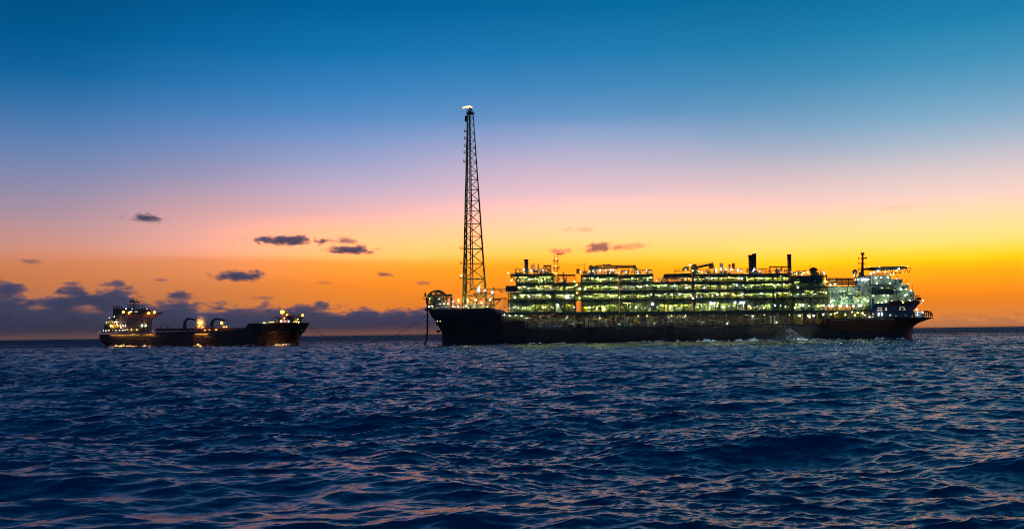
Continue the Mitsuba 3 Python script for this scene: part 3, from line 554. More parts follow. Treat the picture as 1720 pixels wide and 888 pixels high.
def sp(name, mat, fn, **kw): mb = MB(); fn(mb); obj(f'{KG}__{name}', mb, mat, fp, **kw)
g0, g1, gz = tw(741, 495.3, 0), tw(757.8, 495.3, 0), zst
sp('gantry', 'dark_steel', lambda m: (m.box((g0[0], -.6, g0[2] - .45), (g1[0] + .5, .6, g0[2] + .45)), m.box((g1[0] - .6, -.6, gz), (g1[0] + .5, .6, g1[2] - .45)), m.box((tw(753.5, 497, 0)[0] - .6, -.4, g0[2] - 1.4), (tw(753.5, 497, 0)[0] + .6, .4, g0[2] - .46)), m.bar((g1[0] - 3.2, 0, g1[2] - .5), (g1[0] - .5, 0, g1[2] - 3), .3)))
a, b = tw(735, 514, -3), tw(749.5, 518.5, -3); sp('winch_house', 'white_paint', lambda m: m.loft([rounded(a[0], b[0], -3.4, 3, .6, z) for z in (gz, a[2] - .4)] + [rounded(a[0] + .8, b[0] - .8, -2.6, 2.2, .6, a[2])]))
a2, b2 = tw(737, 500, -1), tw(743.5, 504.5, -1); sp('winch_drum', 'yellow_paint', lambda m: m.vessel((a2[0], 0, (a2[2] + b2[2]) / 2), (b2[0], 0, (a2[2] + b2[2]) / 2), (a2[2] - b2[2]) / 2)); sp('winch_frame', 'olive_paint', lambda m: (m.bar((a2[0] + 1, 0, gz), (a2[0] + 1, 0, b2[2] + .6), .4), m.bar((b2[0] - .6, 0, gz), (b2[0] - .6, 0, b2[2] + .6), .4)))
a3, b3 = tw(747, 508.5, -2), tw(754.5, 511.5, -2); sp('motor', 'yellow_paint', lambda m: (m.vessel((a3[0], -2, (a3[2] + b3[2]) / 2), (b3[0], -2, (a3[2] + b3[2]) / 2), .65), m.box((a3[0] + .6, -2.4, gz), (b3[0] - .6, -1.6, b3[2] + .2))))
sp('gooseneck_pipe', 'olive_paint', lambda m: m.path([tw(x, y, -1.5) for x, y in ((757, 518), (757, 511), (759, 508.5), (763, 508.3), (766, 510), (767, 513), (767, 519))], .35, 7), smooth=40)
for px, h, mt in ((752, 5.5, 'pale_steel'), (760.5, 9.5, 'pale_steel'), (771, 3.6, 'grey_steel'), (788, 4.2, 'pale_steel'), (797.5, 5.0, 'pale_steel'), (808, 4, 'grey_steel'), (813.5, 4.5, 'white_paint'), (822, 3, 'pale_steel')):
    x = tw(px, 518, -3)[0]; sp('vent_post', mt, lambda m: (m.tube((x, -2.5, gz), (x, -2.5, gz + h * .8), .28, 8), m.ball((x, -2.5, gz + h * .8), .5)))
sp('bollard', 'dark_steel', lambda m: [m.tube((tw(px, 518, -4)[0], -3.6, gz), (tw(px, 518, -4)[0], -3.6, gz + 1.1), .4, 8) for px in (760, 763)])
cl = {k: MB() for k in 'abcd'}; fill_level(KG, S(752, 518)[0], S(826, 518)[0], gz, gz + 3.6, cl, 9, dens=1.0)
rail(cl['c'], (sS0, -4.6, gz), (sS1, -4.6, gz), 1.2, 1.7, .07)
for k_, m_ in (('a', 'pale_steel'), ('b', 'grey_steel'), ('c', 'yellow_paint'), ('d', 'dark_steel')): obj(f'{KG}__pipework', cl[k_], m_, fp, kind='stuff')
for px, y, r, cc in ((720.5, 514, .5, COOL), (739, 510.3, .42, COOL), (745.5, 510, .5, COOL), (753, 510, .5, COOL), (761, 506.5, .4, COOL), (760, 514.5, .5, COOL), (763.5, 515.5, .3, COOL), (769.5, 514.7, .4, COOL), (783, 513.5, .45, COOL), (797, 513.5, .45, COOL), (813, 513.5, .38, COOL), (778.5, 515.5, .3, WARM), (786, 516, .3, WARM), (818.5, 515, .42, GREENISH)):
    lamp(f'{KG}__lamp', fp, tw(px, y, -3.9 if px < 770 else -1), r * .85, cc, 8)
for px, w in ((771, -2), (800, -2), (824, 0), (786, 2)): # extra lamps on posts, added to light the tower foot
    lamp(f'{KG}__added_tower_light', fp, (tw(px, 517, w)[0], w - 1.5, gz + 6.0), .3, (.95, 1.0, .25), 330, 2.0); mb = MB(); mb.tube((tw(px, 517, w)[0], w - 1.2, gz), (tw(px, 517, w)[0], w - 1.2, gz + 6), .12, 5); obj(f'{KG}__added_light_post', mb, 'grey_steel', fp)
m0, m1 = tw(714.2, 503, -4), tw(714.2, 491.5, -4)
sp('aerial', 'red_oxide', lambda m: (m.tube(m0, m1, .22, 6), m.tube(m0 + [0, 0, 2.2], m1, .6, 8), m.box(m0 + [-1.5, -.4, .2], m0 + [2.4, .4, .45]), m.bar(m0 + [-1.5, 0, .3], m0 + [-1.5, 0, 2.5], .2), m.bar(m0 + [1.2, 0, -1.5], m0 + [1.2, 0, 2], .2)))
p0 = tw(718.6, 503, -4); sp('hose_chute', 'dark_steel', lambda m: (m.box((p0[0] - .5, -4.6, gz), (p0[0] + .5, -3.4, p0[2])), m.box((p0[0] - 1.2, -4.7, p0[2]), (p0[0] + 9, -3.3, p0[2] + .35)), m.loft([rounded(p0[0] - 1.8, p0[0] + 1.6, -6.6, -3, .5, z) for z in (gz - .9, gz + .8)])))

# stair tower in the gap between the second and third module
KX = f'{SHIP}__stair_tower'; say(KX, 'yellow stair tower between two process modules, open near its foot')
x0, x1 = S(966.4, 500)[0], S(975.6, 500)[0]; ylev = (474, 481, 488, 495, 503.5)
for a in (x0 + .3, x1 - .3):
    mb = MB(); mb.box((a - .2, 2, Z(970, 522)), (a + .2, 2.4, Z(970, 471))); obj(f'{KX}__post', mb, 'yellow_paint', fp)
for i, y in enumerate(ylev):
    z = Z(970, y); mb = MB(); mb.box((x0, 1.6, z - .25), (x1, 5.5, z)); obj(f'{KX}__landing', mb, 'olive_paint', fp)
    if i < 4:
        z2 = Z(970, ylev[i + 1]); mb = MB(); e = (x0 + .6, x1 - .6)[::1 if i % 2 else -1]; mb.box((x0, 5.6, z2), (x1, 5.8, z)); obj(f'{KX}__panel', mb, 'pale_steel' if i % 2 else 'yellow_paint', fp)
        mb = MB(); mb.bar((e[0], 2.6, z), (e[1], 2.6, z2), .55); mb.bar((e[0], 2.6, z + 1), (e[1], 2.6, z2 + 1), .12); obj(f'{KX}__stair_flight', mb, 'yellow_paint', fp)
        lamp(f'{KX}__lamp', fp, ((x0 + x1) / 2 + (.8 if i % 2 else -.8), 1.9, z2 + 1.4), .26, GREENISH if i % 2 else WARM, 40)
mb = MB(); mb.box((x0 - 1, 0, Z(970, 524) - 1.5), (x1 + 1, 30, Z(970, 523.5))); obj(f'{KX}__base_deck', mb, 'deck_steel', fp)

# ------------------------------------------------------------------ stacks, mast, cranes and hoods on the roofs
def stack(px0, px1, yt, yb, w, text, depth=5.0):
    a, b = S(px0, yt, w), S(px1, yb, w); mb = MB(); r = (b[0] - a[0]) / 2; cx = (a[0] + b[0]) / 2
    mb.loft([rounded(cx - r, cx + r, w, w + depth, min(r, depth / 2) * .55, z) for z in (b[1], a[1])]); mb.loft([rounded(cx - r - .25, cx + r + .25, w - .25, w + depth + .25, min(r, depth / 2) * .55, z) for z in (a[1] - .5, a[1] + .12)])
    for k in range(1, 5): z = b[1] + (a[1] - b[1]) * k / 5; mb.loft([rounded(cx - r - .1, cx + r + .1, w - .1, w + depth + .1, min(r, depth / 2) * .55, zz) for zz in (z - .12, z + .12)])
    part('exhaust_stack', mb, 'dark_steel', smooth=35, label=text)
stack(880.5, 886.7, 436, 459, 6, 'slim dark exhaust stack at the left end'); stack(1258.2, 1264.6, 428.3, 459, 7, 'left one of the dark twin stacks'); stack(1264.8, 1271.2, 426, 459, 4, 'taller right one of the dark twin stacks'); stack(1323.8, 1330, 427.3, 459, 5, 'single dark exhaust stack')
KM = f'{SHIP}__lattice_mast'; say(KM, 'yellow lattice mast with a cantilevered top')
w = 3.0; xa, xb = S(930.6, 460, w)[0], S(937.3, 460, w)[0]; D = xb - xa; ys = (476, 463.5, 449.5, 436.5)
for dx, dw in ((0, 0), (D, 0), (0, D), (D, D)): mb = MB(); mb.box((xa + dx - .18, w + dw - .18, Z(934, 476)), (xa + dx + .18, w + dw + .18, Z(934, 436 if dx == 0 else 431))); obj(f'{KM}__leg', mb, 'yellow_paint', fp)
for y0, y1 in zip(ys[:-1], ys[1:]):
    z0, z1 = Z(934, y0), Z(934, y1)
    for dw in (0, D):
        mb = MB(); mb.bar((xa, w + dw, z0), (xa + D, w + dw, z1), .2); obj(f'{KM}__brace', mb, 'yellow_paint', fp); mb = MB(); mb.bar((xa + D, w + dw, z0), (xa, w + dw, z1), .2); obj(f'{KM}__brace', mb, 'yellow_paint', fp)
    mb = MB(); mb.box((xa - .8, w - .8, z1 - .2), (xa + D + (1.6 if y1 == 449.5 else .5), w + D + .5, z1 + .12)); rail(mb, (xa - .8, w - .8, z1 + .1), (xa + D + .5, w - .8, z1 + .1), 1.0, 1.2, .07); obj(f'{KM}__platform', mb, 'dark_steel', fp)
zt, zj = Z(937, 424.5), Z(937, 425.3); mb = MB(); mb.bar((xa + D, w, Z(937, 437)), (xa + D, w, zt), .35); mb.box((xa + D - .6, w - .25, zj - .3), (S(947.5, 425)[0], w + .25, zj + .15)); mb.bar((xa + D, w, zj - 2), (xa + D + 2.4, w, zj - .3), .15); obj(f'{KM}__davit', mb, 'dark_steel', fp)
for px, y0, y1 in ((931.2, 437, 430), (935, 437, 432), (940.5, 449, 442)): a, b = S(px, y0, w), S(px, y1, w); mb = MB(); mb.tube((a[0], w, a[1]), (b[0], w, b[1]), .16, 6); mb.ball((b[0], w, b[1]), .35, 6, 4); obj(f'{KM}__aerial', mb, 'dark_steel', fp)
lamp(f'{KM}__lamp', fp, (xa + D * .7, w - .6, Z(934, 434)), .3, COOL, 30); lamp(f'{KM}__lamp', fp, (xa + D * .4, w - .6, Z(934, 446)), .3, GREENISH, 60); lamp(f'{KM}__lamp', fp, (xa + D * .4, w - .6, Z(934, 458)), .3, WARM, 60)
# frames and pipes standing on the roofs
def frame_(name, pts, t, mat, w, text=None):
    mb = MB()
    for p, q in pts: a, b = S(*p, w), S(*q, w); mb.bar((a[0], w, a[1]), (b[0], w, b[1]), t)
    part(name, mb, mat, label=text)
frame_('roof_frame', [((913.5, 459), (913.5, 445.5)), ((925, 459), (925, 445.5)), ((913, 445.8), (926, 445.8)), ((914, 446), (924, 456)), ((913, 447.2), (926, 447.2))], .5, 'olive_paint', 2.5, 'open steel frame on the first module roof')
frame_('pipe_frame', [((938, 461.5), (966, 461.5)), ((938, 463), (966, 463)), ((965.8, 474), (965.8, 461)), ((951, 474), (951, 461))], .42, 'dark_steel', 2.0, 'dark pipe frame beside the lattice mast')
frame_('pipe_frame', [((1292, 447.3), (1324, 447.3)), ((1292.5, 458), (1292.5, 447)), ((1304.5, 458), (1304.5, 447)), ((1313, 458), (1313, 447)), ((1292, 448.3), (1324, 448.3))], .34, 'red_oxide', 3.0, 'reddish pipe frame beside the single stack')
frame_('overhang_strut', [((857.5, 461), (868, 475.5)), ((858.5, 461), (858.5, 468)), ((868.3, 461), (868.3, 476)), ((858, 460.6), (880, 460.6)), ((869, 464), (878, 474.5))], .5, 'deck_steel', .8, 'diagonal strut under the overhanging roof deck')
a, b = S(849.5, 480.5, 0), S(868, 490.3, 0); mb = MB(); mb.box((a[0], -.3, b[1]), (b[0], 9, a[1])); mb.box((a[0] - .15, -.45, a[1]), (b[0], 9.1, a[1] + .25)); part('wind_screen', mb, 'dark_steel', label='dark box at the tower end of the modules')
frame_('stair_frame', [((846.5, 504), (846.5, 520)), ((851.5, 504), (851.5, 520)), ((846, 504.2), (853, 504.2)), ((846, 510), (853, 510)), ((846, 515.5), (853, 515.5)), ((841, 514), (841, 521))], .36, 'yellow_paint', .6, 'yellow stair frame at the end of the modules')
def vent_hood(px, yb, yt, wd, w=5.0):
    s = S(px, yb, w)[0]; zb, zt = Z(px, yb, w), Z(px, yt, w); mb = MB(); mb.box((s - wd * .7, w - wd * .7, zb), (s + wd * .7, w + wd * .7, zt - .9)); mb.loft([rounded(s - wd, s + wd, w - wd, w + wd, .3, zt - .6), rounded(s - wd * .55, s + wd * .55, w - wd * .55, w + wd * .55, .2, zt + .1)])
    for u in (-1, 1): mb.box((s + u * wd * .8 - .1, w - .1, zt - 1), (s + u * wd * .8 + .1, w + .1, zt - .5))
    part('vent_hood', mb, 'pale_steel' if px < 1215 else 'red_oxide')
for a_ in ((1212, 452, 442.2, 1.35), (1225.5, 451, 444.2, 1.0), (1232, 451, 441.6, 1.25), (897, 455, 443, .6), (893.5, 455, 443.5, .6), (904.5, 455, 443, .7), (946.5, 475, 457, .8)): vent_hood(*a_)
a = S(1368, 458, 4); mb = MB(); mb.revolve((a[0], 7, Z(1368, 463, 4)), (a[0], 7, Z(1368, 448.2, 4)), [(0, 2.1), (.62, 2.1), (.62, 2.9), (.7, 2.9), (.9, 2.0), (1, .2)], 14); mb.tube((a[0] - 2.2, 7, Z(1368, 455, 4)), (a[0] - 2.2, 7, Z(1368, 444, 4)), .12, 5); part('domed_hood', mb, 'dark_steel', smooth=40, label='dark domed hood on the last module')
a, b = S(1347, 464.5), S(1382, 473); mb = MB(); mb.box((a[0], .9, b[1] - .4), (b[0], 9, a[1])); part('equipment_house', mb, 'dark_steel', label='dark equipment house under the domed hood')
# pedestal cranes
KC = f'{SHIP}__pedestal_crane'; say(KC, 'olive pedestal crane with its boom lying level over the roof')
def cr(name, fn, mat='olive_paint', smooth=False): mb = MB(); fn(mb); obj(f'{KC}__{name}', mb, mat, fp, smooth=smooth)
w = 8.0
def q(px, y): s, z = S(px, y, w); return np.array([s, w, z])
cr('pedestal', lambda m: m.tube(q(996, 461), q(996, 452), 1.7, 14), smooth=40)
cr('cab', lambda m: (m.box(q(989, 452) - [0, 1.6, 0], q(1004, 447) + [0, 1.6, 0]), m.prism([tuple(q(988.5, 450)[[0, 2]]), tuple(q(991.5, 444.6)[[0, 2]]), tuple(q(996, 447)[[0, 2]]), tuple(q(996, 450)[[0, 2]])], w - 1.4, w + 1.4)))
for y in (446.8, 450.4): cr('boom_chord', lambda m: [m.bar(q(1000, y - (.6 if y < 448 else -.2)) + [0, d, 0], q(1067, y if y < 448 else 449) + [0, d, 0], .42) for d in (-.9, .9)])
cr('boom_lacing', lambda m: [m.bar(q(1002 + 5 * k, 446.6 if k % 2 else 450.2) - [0, .9, 0], q(1007 + 5 * k, 450 if k % 2 else 446.8) - [0, .9, 0], .26) for k in range(12)])
cr('boom_web', lambda m: m.box(q(1001, 450) - [0, .3, 0], q(1064, 447.2) + [0, .3, 0]))
cr('boom_tip', lambda m: (m.box(q(1063.5, 451.2) - [0, 1, 0], q(1068, 445) + [0, 1, 0]), m.box(q(1066, 453) - [0, .7, 0], q(1071, 449.2) + [0, .7, 0]), m.bar(q(1063, 451), q(1063, 457), .12)))
cr('boom_rest', lambda m: (m.bar(q(1044, 452), q(1041, 461), .3), m.bar(q(1048, 452), q(1051, 461), .3), m.bar(q(1043, 455), q(1056, 455), .3), m.bar(q(1056, 461), q(1056, 452), .3), m.bar(q(1043.5, 461), q(1043.5, 452), .3)))
cr('machinery_house', lambda m: (m.box(q(1012, 447) - [0, 1.2, 0], q(1017, 444.2) + [0, 1.2, 0]), m.box(q(1018.5, 447) - [0, 1.2, 0], q(1025.5, 443.8) + [0, 1.2, 0])))
cr('catwalk_rail', lambda m: rail(m, q(1003, 446.5) - [0, 1, 0], q(1064, 446.2) - [0, 1, 0], 1.2, 2.5, .08))
cr('jib', lambda m: (m.box(q(966, 444.6) - [0, .25, 0], q(981.6, 443.9) + [0, .25, 0]), m.bar(q(981.4, 461), q(981.4, 441.3), .24)), 'red_oxide')
cr('counterweight', lambda m: m.box(q(968.3, 459) - [0, 1.5, 0], q(973.6, 451.4) + [0, 1.5, 0]), 'olive_paint')
KC = f'{SHIP}__pedestal_crane_001'; used[f'{SHIP}__pedestal_crane'] = 2; say(KC, 'olive pedestal crane with a short thick raised boom')
cr('pedestal', lambda m: m.tube(q(1166, 461), q(1166, 452), 1.7, 14), smooth=40)
cr('cab', lambda m: (m.box(q(1161, 453) - [0, 1.7, 0], q(1172, 446.5) + [0, 1.7, 0]), m.box(q(1163, 446.5) - [0, 1.2, 0], q(1169.5, 443.3) + [0, 1.2, 0])))
cr('boom', lambda m: m.prism([tuple(q(*p)[[0, 2]]) for p in ((1168, 452), (1168, 447.5), (1194, 442), (1197.5, 440.8), (1199, 446.5), (1198.5, 451), (1192, 451), (1190, 446.6), (1174, 450.2))], w - 1.2, w + 1.2))
cr('boom_plate', lambda m: [m.box(q(1172 + 4.5 * k, 449.2 - .9 * k) - [0, 1.35, 0], q(1172.8 + 4.5 * k, 447 - .95 * k) + [0, 1.35, 0]) for k in range(5)])
cr('catwalk_rail', lambda m: rail(m, q(1170, 446.8) - [0, 1, 0], q(1196, 441.2) - [0, 1, 0], 1.3, 2.2, .08))
cr('jib', lambda m: (m.box(q(1153.5, 442.6) - [0, .2, 0], q(1160, 441.9) + [0, .2, 0]), m.bar(q(1160.3, 458), q(1160.3, 439.6), .22)), 'red_oxide')
cr('winch_deck', lambda m: (m.box(q(1132, 455.2) - [0, 2.6, 0], q(1160, 454) + [0, 2, 0]), rail(m, q(1132, 454) - [0, 2.5, 0], q(1160, 454) - [0, 2.5, 0], 1.2, 2, .1), m.vessel(q(1146, 451.5), q(1158, 451.5), 1.1), m.box(q(1150, 453.8) - [0, 1, 0], q(1157, 447.5) + [0, 1, 0]), [m.bar(q(x, 460) - [0, 2, 0], q(x, 455) - [0, 2, 0], .3) for x in (1133, 1146, 1159)]), 'yellow_paint')
a, b = S(1116, 459.6), S(1162, 464.2); mb = MB(); mb.box((a[0], .6, b[1]), (b[0], 14, a[1] - .05)); part('canopy', mb, 'deck_steel', label='long dark canopy on the middle module')
for px, y, c_, r in ((1151.5, 453, COOL, .4), (1163.5, 454.5, GREENISH, .4), (1159, 444.5, COOL, .35), (1174, 456, WARM, .4), (1211, 452.3, COOL, .5), (1228.5, 452, COOL, .55), (1219.5, 452.3, COOL, .45), (1239, 452.5, COOL, .45), (1267, 452, COOL, .6), (1203, 452.5, COOL, .4), (996, 455, COOL, .4), (1008, 454, COOL, .45), (1017, 454, COOL, .35), (1026, 453.3, COOL, .45), (1030, 453.6, COOL, .35), (879.5, 452.8, COOL, .5), (892, 454.3, COOL, .45), (912, 453.5, COOL, .4), (1071, 455, COOL, .3), (1086, 454, COOL, .3), (1357, 457, WARM, .35), (1350, 457, COOL, .35), (1338, 459, COOL, .35), (1384, 458, COOL, .4), (951, 498, COOL, .6), (954, 498, COOL, .5), (937, 512, COOL, .5), (1096, 510.5, COOL, .6), (1194, 510, COOL, .6), (1199, 510, COOL, .5), (1244.5, 508, COOL, .5), (1249.5, 508, COOL, .5), (1235, 508, COOL, .5), (1349, 512.5, COOL, .5), (1164, 500.5, COOL, .45), (1340, 483, COOL, .5)):
    lamp(f'{SHIP}__floodlight', fp, tw(px, y, 0.0 if y > 470 else 3.0), r, c_, 26 if y > 470 else 14, weight=.25)

# ------------------------------------------------------------------ living quarters at the bow
KA = f'{SHIP}__living_quarters'; say(KA, 'white stepped living quarters above a navy blue wall with lit windows')
def ql(name, mat, fn, smooth=False, label=None): mb = MB(); fn(mb); return obj(f'{KA}__{name}', mb, mat, fp, smooth=smooth, label=label)
def P2(px, y, w): s, z = S(px, y, w); return (s, z)
W0 = 1.0
ql('lower_wall', 'navy_paint', lambda m: m.prism([P2(1462, 534.3, W0), P2(1462, 510, W0), P2(1546, 507.8, W0), P2(1534, 521, W0), P2(1531, 533.8, W0)], W0, BEAM), label='navy blue lower wall that flares towards the bow')
ql('stair_trunk', 'navy_paint', lambda m: m.box((S(1463.5, 510)[0], -.8, Z(1465, 522)), (S(1468.2, 510)[0], W0 - .01, Z(1465, 500.5))), label='dark blue upright casing')
white = [P2(*p, 5) for p in ((1463, 509.8), (1463, 462), (1497, 462), (1497, 469), (1506.8, 469), (1506.8, 468.2), (1516.2, 468.2), (1516.2, 477.4), (1526.6, 477.4), (1526.6, 488), (1535.8, 488), (1535.8, 507.6))]
ql('upper_house', 'white_paint', lambda m: m.prism(white, 5, BEAM - 4), label='white stepped upper house')
for px, y, wd, h in ((1512.3, 473, 4.6, 5.2), (1517.8, 483, 4, 4), (1530, 495.5, 4.2, 4.6), (1502.5, 475.5, 3, 3.4), (1523, 481, 2.6, 2.6)):
    a, b = S(px - wd / 2, y + h / 2, 5), S(px + wd / 2, y - h / 2, 5); ql('dark_window', 'glass_dark', lambda m: m.box((a[0], 4.9, a[1]), (b[0], 5.1, b[1])))
for y in (477, 488, 496.5):                                     # gallery decks on the near side
    e = 1515 if y == 477 else 1526 if y == 488 else 1535
    a, b = S(1466, y, 3.2), S(e, y, 3.2); ql('gallery', 'pale_steel', lambda m: (m.box((a[0], 3.2, a[1] - .25), (b[0], 4.99, a[1])), rail(m, (a[0], 3.3, a[1]), (b[0], 3.3, a[1]), 1.1, 1.8, .07)))
a, b = S(1464.5, 494.3, 2), S(1500.5, 483, 2)
ql('dark_shelter', 'deck_steel', lambda m: (m.box((a[0], 1.6, a[1]), (a[0] + 2.2, 4.9, b[1])), m.box((a[0] + 2.21, 1.6, a[1]), (b[0], 4.9, a[1] + 3.2)), m.box((a[0], 1.5, b[1]), (b[0] + 2, 4.95, b[1] + .35)), m.box((b[0] + 1.2, 1.6, a[1] - .3), (b[0] + 2, 2.2, b[1]))), label='dark green shelter on the white wall')
ql('shelter_panel', 'green_paint', lambda m: m.box((a[0] + 5, 2.2, a[1] + 3.25), (b[0] - 3, 2.4, b[1] - .6)))
# round tower
cx, cw = S(1453.5, 500, 2)[0], 7.5; cr_ = (S(1464.5, 500, 2)[0] - S(1443, 500, 2)[0]) / 2
ql('round_tower', 'white_paint', lambda m: m.revolve((cx, cw, Z(1453, 517, 2)), (cx, cw, Z(1453, 466, 2)), [(0, 0), (0, cr_), (.86, cr_), (.87, cr_ * 1.05), (.93, cr_ * 1.05), (.94, cr_), (1, cr_ * .93), (1, 0)], 28), smooth=35, label='pale round stair tower')
for lev in (478, 486, 495): 
    for k in range(7): an = math.radians(-150 + 20 * k); z = Z(1453, lev, 2); p = (cx + (cr_ + .02) * math.cos(an), cw + (cr_ + .02) * math.sin(an), z); ql('porthole', 'glass_dark', lambda m: m.ball(p, .22, 6, 4))
ql('tower_cap', 'grey_steel', lambda m: (m.revolve((cx, cw, Z(1453, 466, 2) + .02), (cx, cw, Z(1453, 462, 2)), [(0, 0), (0, cr_ * 1.08), (.3, cr_ * 1.08), (.3, cr_ * .8), (1, cr_ * .7), (1, 0)], 24)), smooth=35)
# lit windows in the navy wall
for px, y, wd, h, on in ((1475.7, 517, 2.6, 1.8, 1), (1480.2, 517, 2.6, 1.8, .7), (1475.7, 520.6, 2.6, 2.2, 1), (1480.2, 520.6, 2.6, 2.2, 1), (1488.4, 516.7, 2.6, 1.6, .6), (1488.4, 520, 2.9, 2.4, 1.3), (1475.7, 529, 2.4, 4.4, 1.2), (1481.3, 529, 2.0, 3.6, 1), (1495.3, 529, 2.8, 3.0, 1), (1504.8, 530, 1.4, 1.6, .6), (1521.5, 529.3, 1.4, 1.0, .7), (1512.5, 516, 2.6, 1.4, .8), (1511.5, 519.5, 1.4, 3.2, .8), (1517.6, 516, 2.4, 1.4, .7), (1519.6, 519, 1.4, 3, .8), (1517.2, 520, 1.2, 1.6, .8), (1466, 527, 2.4, 3.2, .6), (1466, 532, 2.4, 2.4, .6)):
    a, b = S(px - wd / 2, y + h / 2, W0), S(px + wd / 2, y - h / 2, W0); k = ql('lit_window', 'lamp_glass', lambda m: m.box((a[0], W0 - .05, a[1]), (b[0], W0 + .05, b[1])))
    scene[k]['emitter'] = {'type': 'area', 'radiance': {'type': 'rgb', 'value': [1.0 * on * DIM, .80 * on * DIM, .32 * on * DIM]}}
    ql('window_frame', 'navy_paint', lambda m: (m.box((a[0] - .12, W0 - .14, b[1]), (b[0] + .12, W0 + .02, b[1] + .12)), m.box((a[0] - .12, W0 - .14, a[1] - .12), (b[0] + .12, W0 + .02, a[1])), m.box(((a[0] + b[0]) / 2 - .06, W0 - .1, a[1]), ((a[0] + b[0]) / 2 + .06, W0 - .051, b[1]))))
for px, y, r, c_ in ((1476.5, 526, .42, COOL), (1481.5, 526, .42, COOL), (1461.5, 532, .42, COOL), (1540, 519.5, .4, COOL), (1541.5, 524, .5, COOL), (1541, 528.5, .5, COOL), (1549.5, 524, .55, COOL), (1550, 505, .6, COOL), (1548, 508.5, .3, GREENISH)):
    lamp(f'{KA}__lamp', fp, tw(px, y, W0 - .9 if px < 1500 else 6), r * .85, c_, 14, weight=.3)
ql('lamp_arm', 'dark_steel', lambda m: m.bar(tw(1543, 509, 6), tw(1550, 506, 6), .25))
for px, y, r, c_ in ((1463, 459.5, .55, COOL), (1471, 466.5, .45, COOL), (1479.5, 466, .5, COOL), (1492, 466, .5, COOL), (1496, 460, .5, COOL), (1501, 460, .5, COOL), (1473, 475.3, .5, COOL), (1495, 475.5, .42, GREENISH), (1481.5, 483.2, .5, COOL), (1492, 483, .4, GREENISH), (1467, 496.8, .5, COOL), (1484.5, 495.8, .65, COOL), (1492, 496.3, .55, COOL), (1514, 486, .45, COOL), (1513, 484.5, .4, COOL), (1522.5, 485.3, .5, COOL), (1520, 496, .45, COOL), (1523, 494, .5, COOL), (1530.5, 487.3, .55, COOL), (1529, 504, .5, COOL), (1488, 505.5, .6, COOL), (1458, 505, .6, GREENISH), (1453, 502, .5, GREENISH), (1475, 508, .5, GREENISH), (1481, 508, .45, GREENISH), (1506, 468, .35, COOL), (1516, 477, .35, COOL), (1525, 477, .3, COOL), (1498, 505, .35, WARM), (1515, 506, .35, WARM), (1517, 508, .35, WARM), (1504, 487, .35, GREENISH)):
    lamp(f'{KA}__lamp', fp, tw(px, y, 2.4), r * .8, (c_[0] * .85, c_[1], c_[2] * .5), 11, weight=.5)
for px in (1437, 1441, 1447, 1450, 1454, 1457, 1459): lamp(f'{KA}__lamp', fp, tw(px, 469.2, 7.5 - cr_ - .8 if px > 1444 else 2), .34, COOL, 14, weight=.3)
for px, h in ((1513, 3), (1523, 3.2), (1532.5, 4)): a = tw(px, 477 if px < 1520 else 477 if px < 1530 else 488, 8); ql('mast_light_post', 'dark_steel', lambda m: m.tube(a + [0, 0, -5 if px < 1520 else 0], a + [0, 0, h], .14, 5))
ql('bow_rail', 'dark_steel', lambda m: (m.bar(tw(1535, 497.5, 8), tw(1545, 496.3, 8), .35), m.bar(tw(1537, 501, 8), tw(1546, 500, 8), .3), m.bar(tw(1538, 505, 8), tw(1545, 505, 8), .25), m.box(tw(1541, 504, 7), tw(1545.5, 499.5, 9)), m.bar(tw(1538, 497.3, 8), tw(1538, 507, 8), .25)))
# helideck
KH = f'{SHIP}__helideck'; say(KH, 'dark helicopter deck cantilevered above the living quarters')
hw0, hw1 = 4, 34; P_ = [tw(x, y, hw0) for x, y in ((1454, 455.5), (1475, 450.8), (1519, 450), (1531.5, 449))]
cxh = (P_[0][0] + P_[3][0]) / 2 + 2; rh = (P_[3][0] - P_[0][0]) / 2; zh = Z(1500, 449.6, 20)
ring = lambda z, r: [(cxh + r * math.cos(2 * math.pi * (k + .5) / 8), 20 + 17 * r / rh * math.sin(2 * math.pi * (k + .5) / 8), z) for k in range(8)]
mb = MB(); mb.loft([ring(zh - .7, rh * .97), ring(zh, rh)]); obj(f'{KH}__deck', mb, 'deck_steel', fp)
mb = MB(); mb.loft([ring(zh - .75, rh * 1.0), ring(zh - .6, rh * 1.06)], cap=False); obj(f'{KH}__safety_net', mb, 'dark_steel', fp)
hk = []
for k in range(9):
    x = cxh - rh * .8 + rh * 1.5 * k / 8; hk.append(x); mb = MB(); mb.bar((x, 8, zh - .7), (x + 1.5, 8, zh - 4.3), .3); mb.bar((x + 3.2, 8, zh - .7), (x + 1.5, 8, zh - 4.3), .3); obj(f'{KH}__truss', mb, 'pale_steel' if k % 2 else 'deck_steel', fp)
mb = MB(); mb.box((cxh - rh * .85, 7.8, zh - 4.6), (tw(1513.5, 462, 8)[0], 8.2, zh - 4.2)); mb.box((cxh - rh * .85, 20, zh - 4.6), (tw(1513.5, 462, 8)[0], 20.4, zh - 4.2)); obj(f'{KH}__lower_beam', mb, 'deck_steel', fp)
for p, q_ in (((1507, 462), (1505, 470)), ((1472, 462), (1472, 470)), ((1490, 462), (1490, 470)), ((1470, 465), (1464, 482))): mb = MB(); mb.bar(tw(*p, 7), tw(*q_, 7), .35); obj(f'{KH}__support', mb, 'deck_steel', fp)
for k in range(12): a = 2 * math.pi * k / 12; lamp(f'{KH}__deck_light', fp, (cxh + rh * .97 * math.cos(a), 20 + 15.5 * math.sin(a), zh + .35), .24, GREENISH if k % 3 else COOL, 8)
for px, y in ((1475.5, 454.2), (1462, 460), (1510, 451), (1468, 457), (1486, 456.5), (1506, 454)): lamp(f'{KH}__lamp', fp, tw(px, y, 7), .36, COOL, 25, weight=.3)
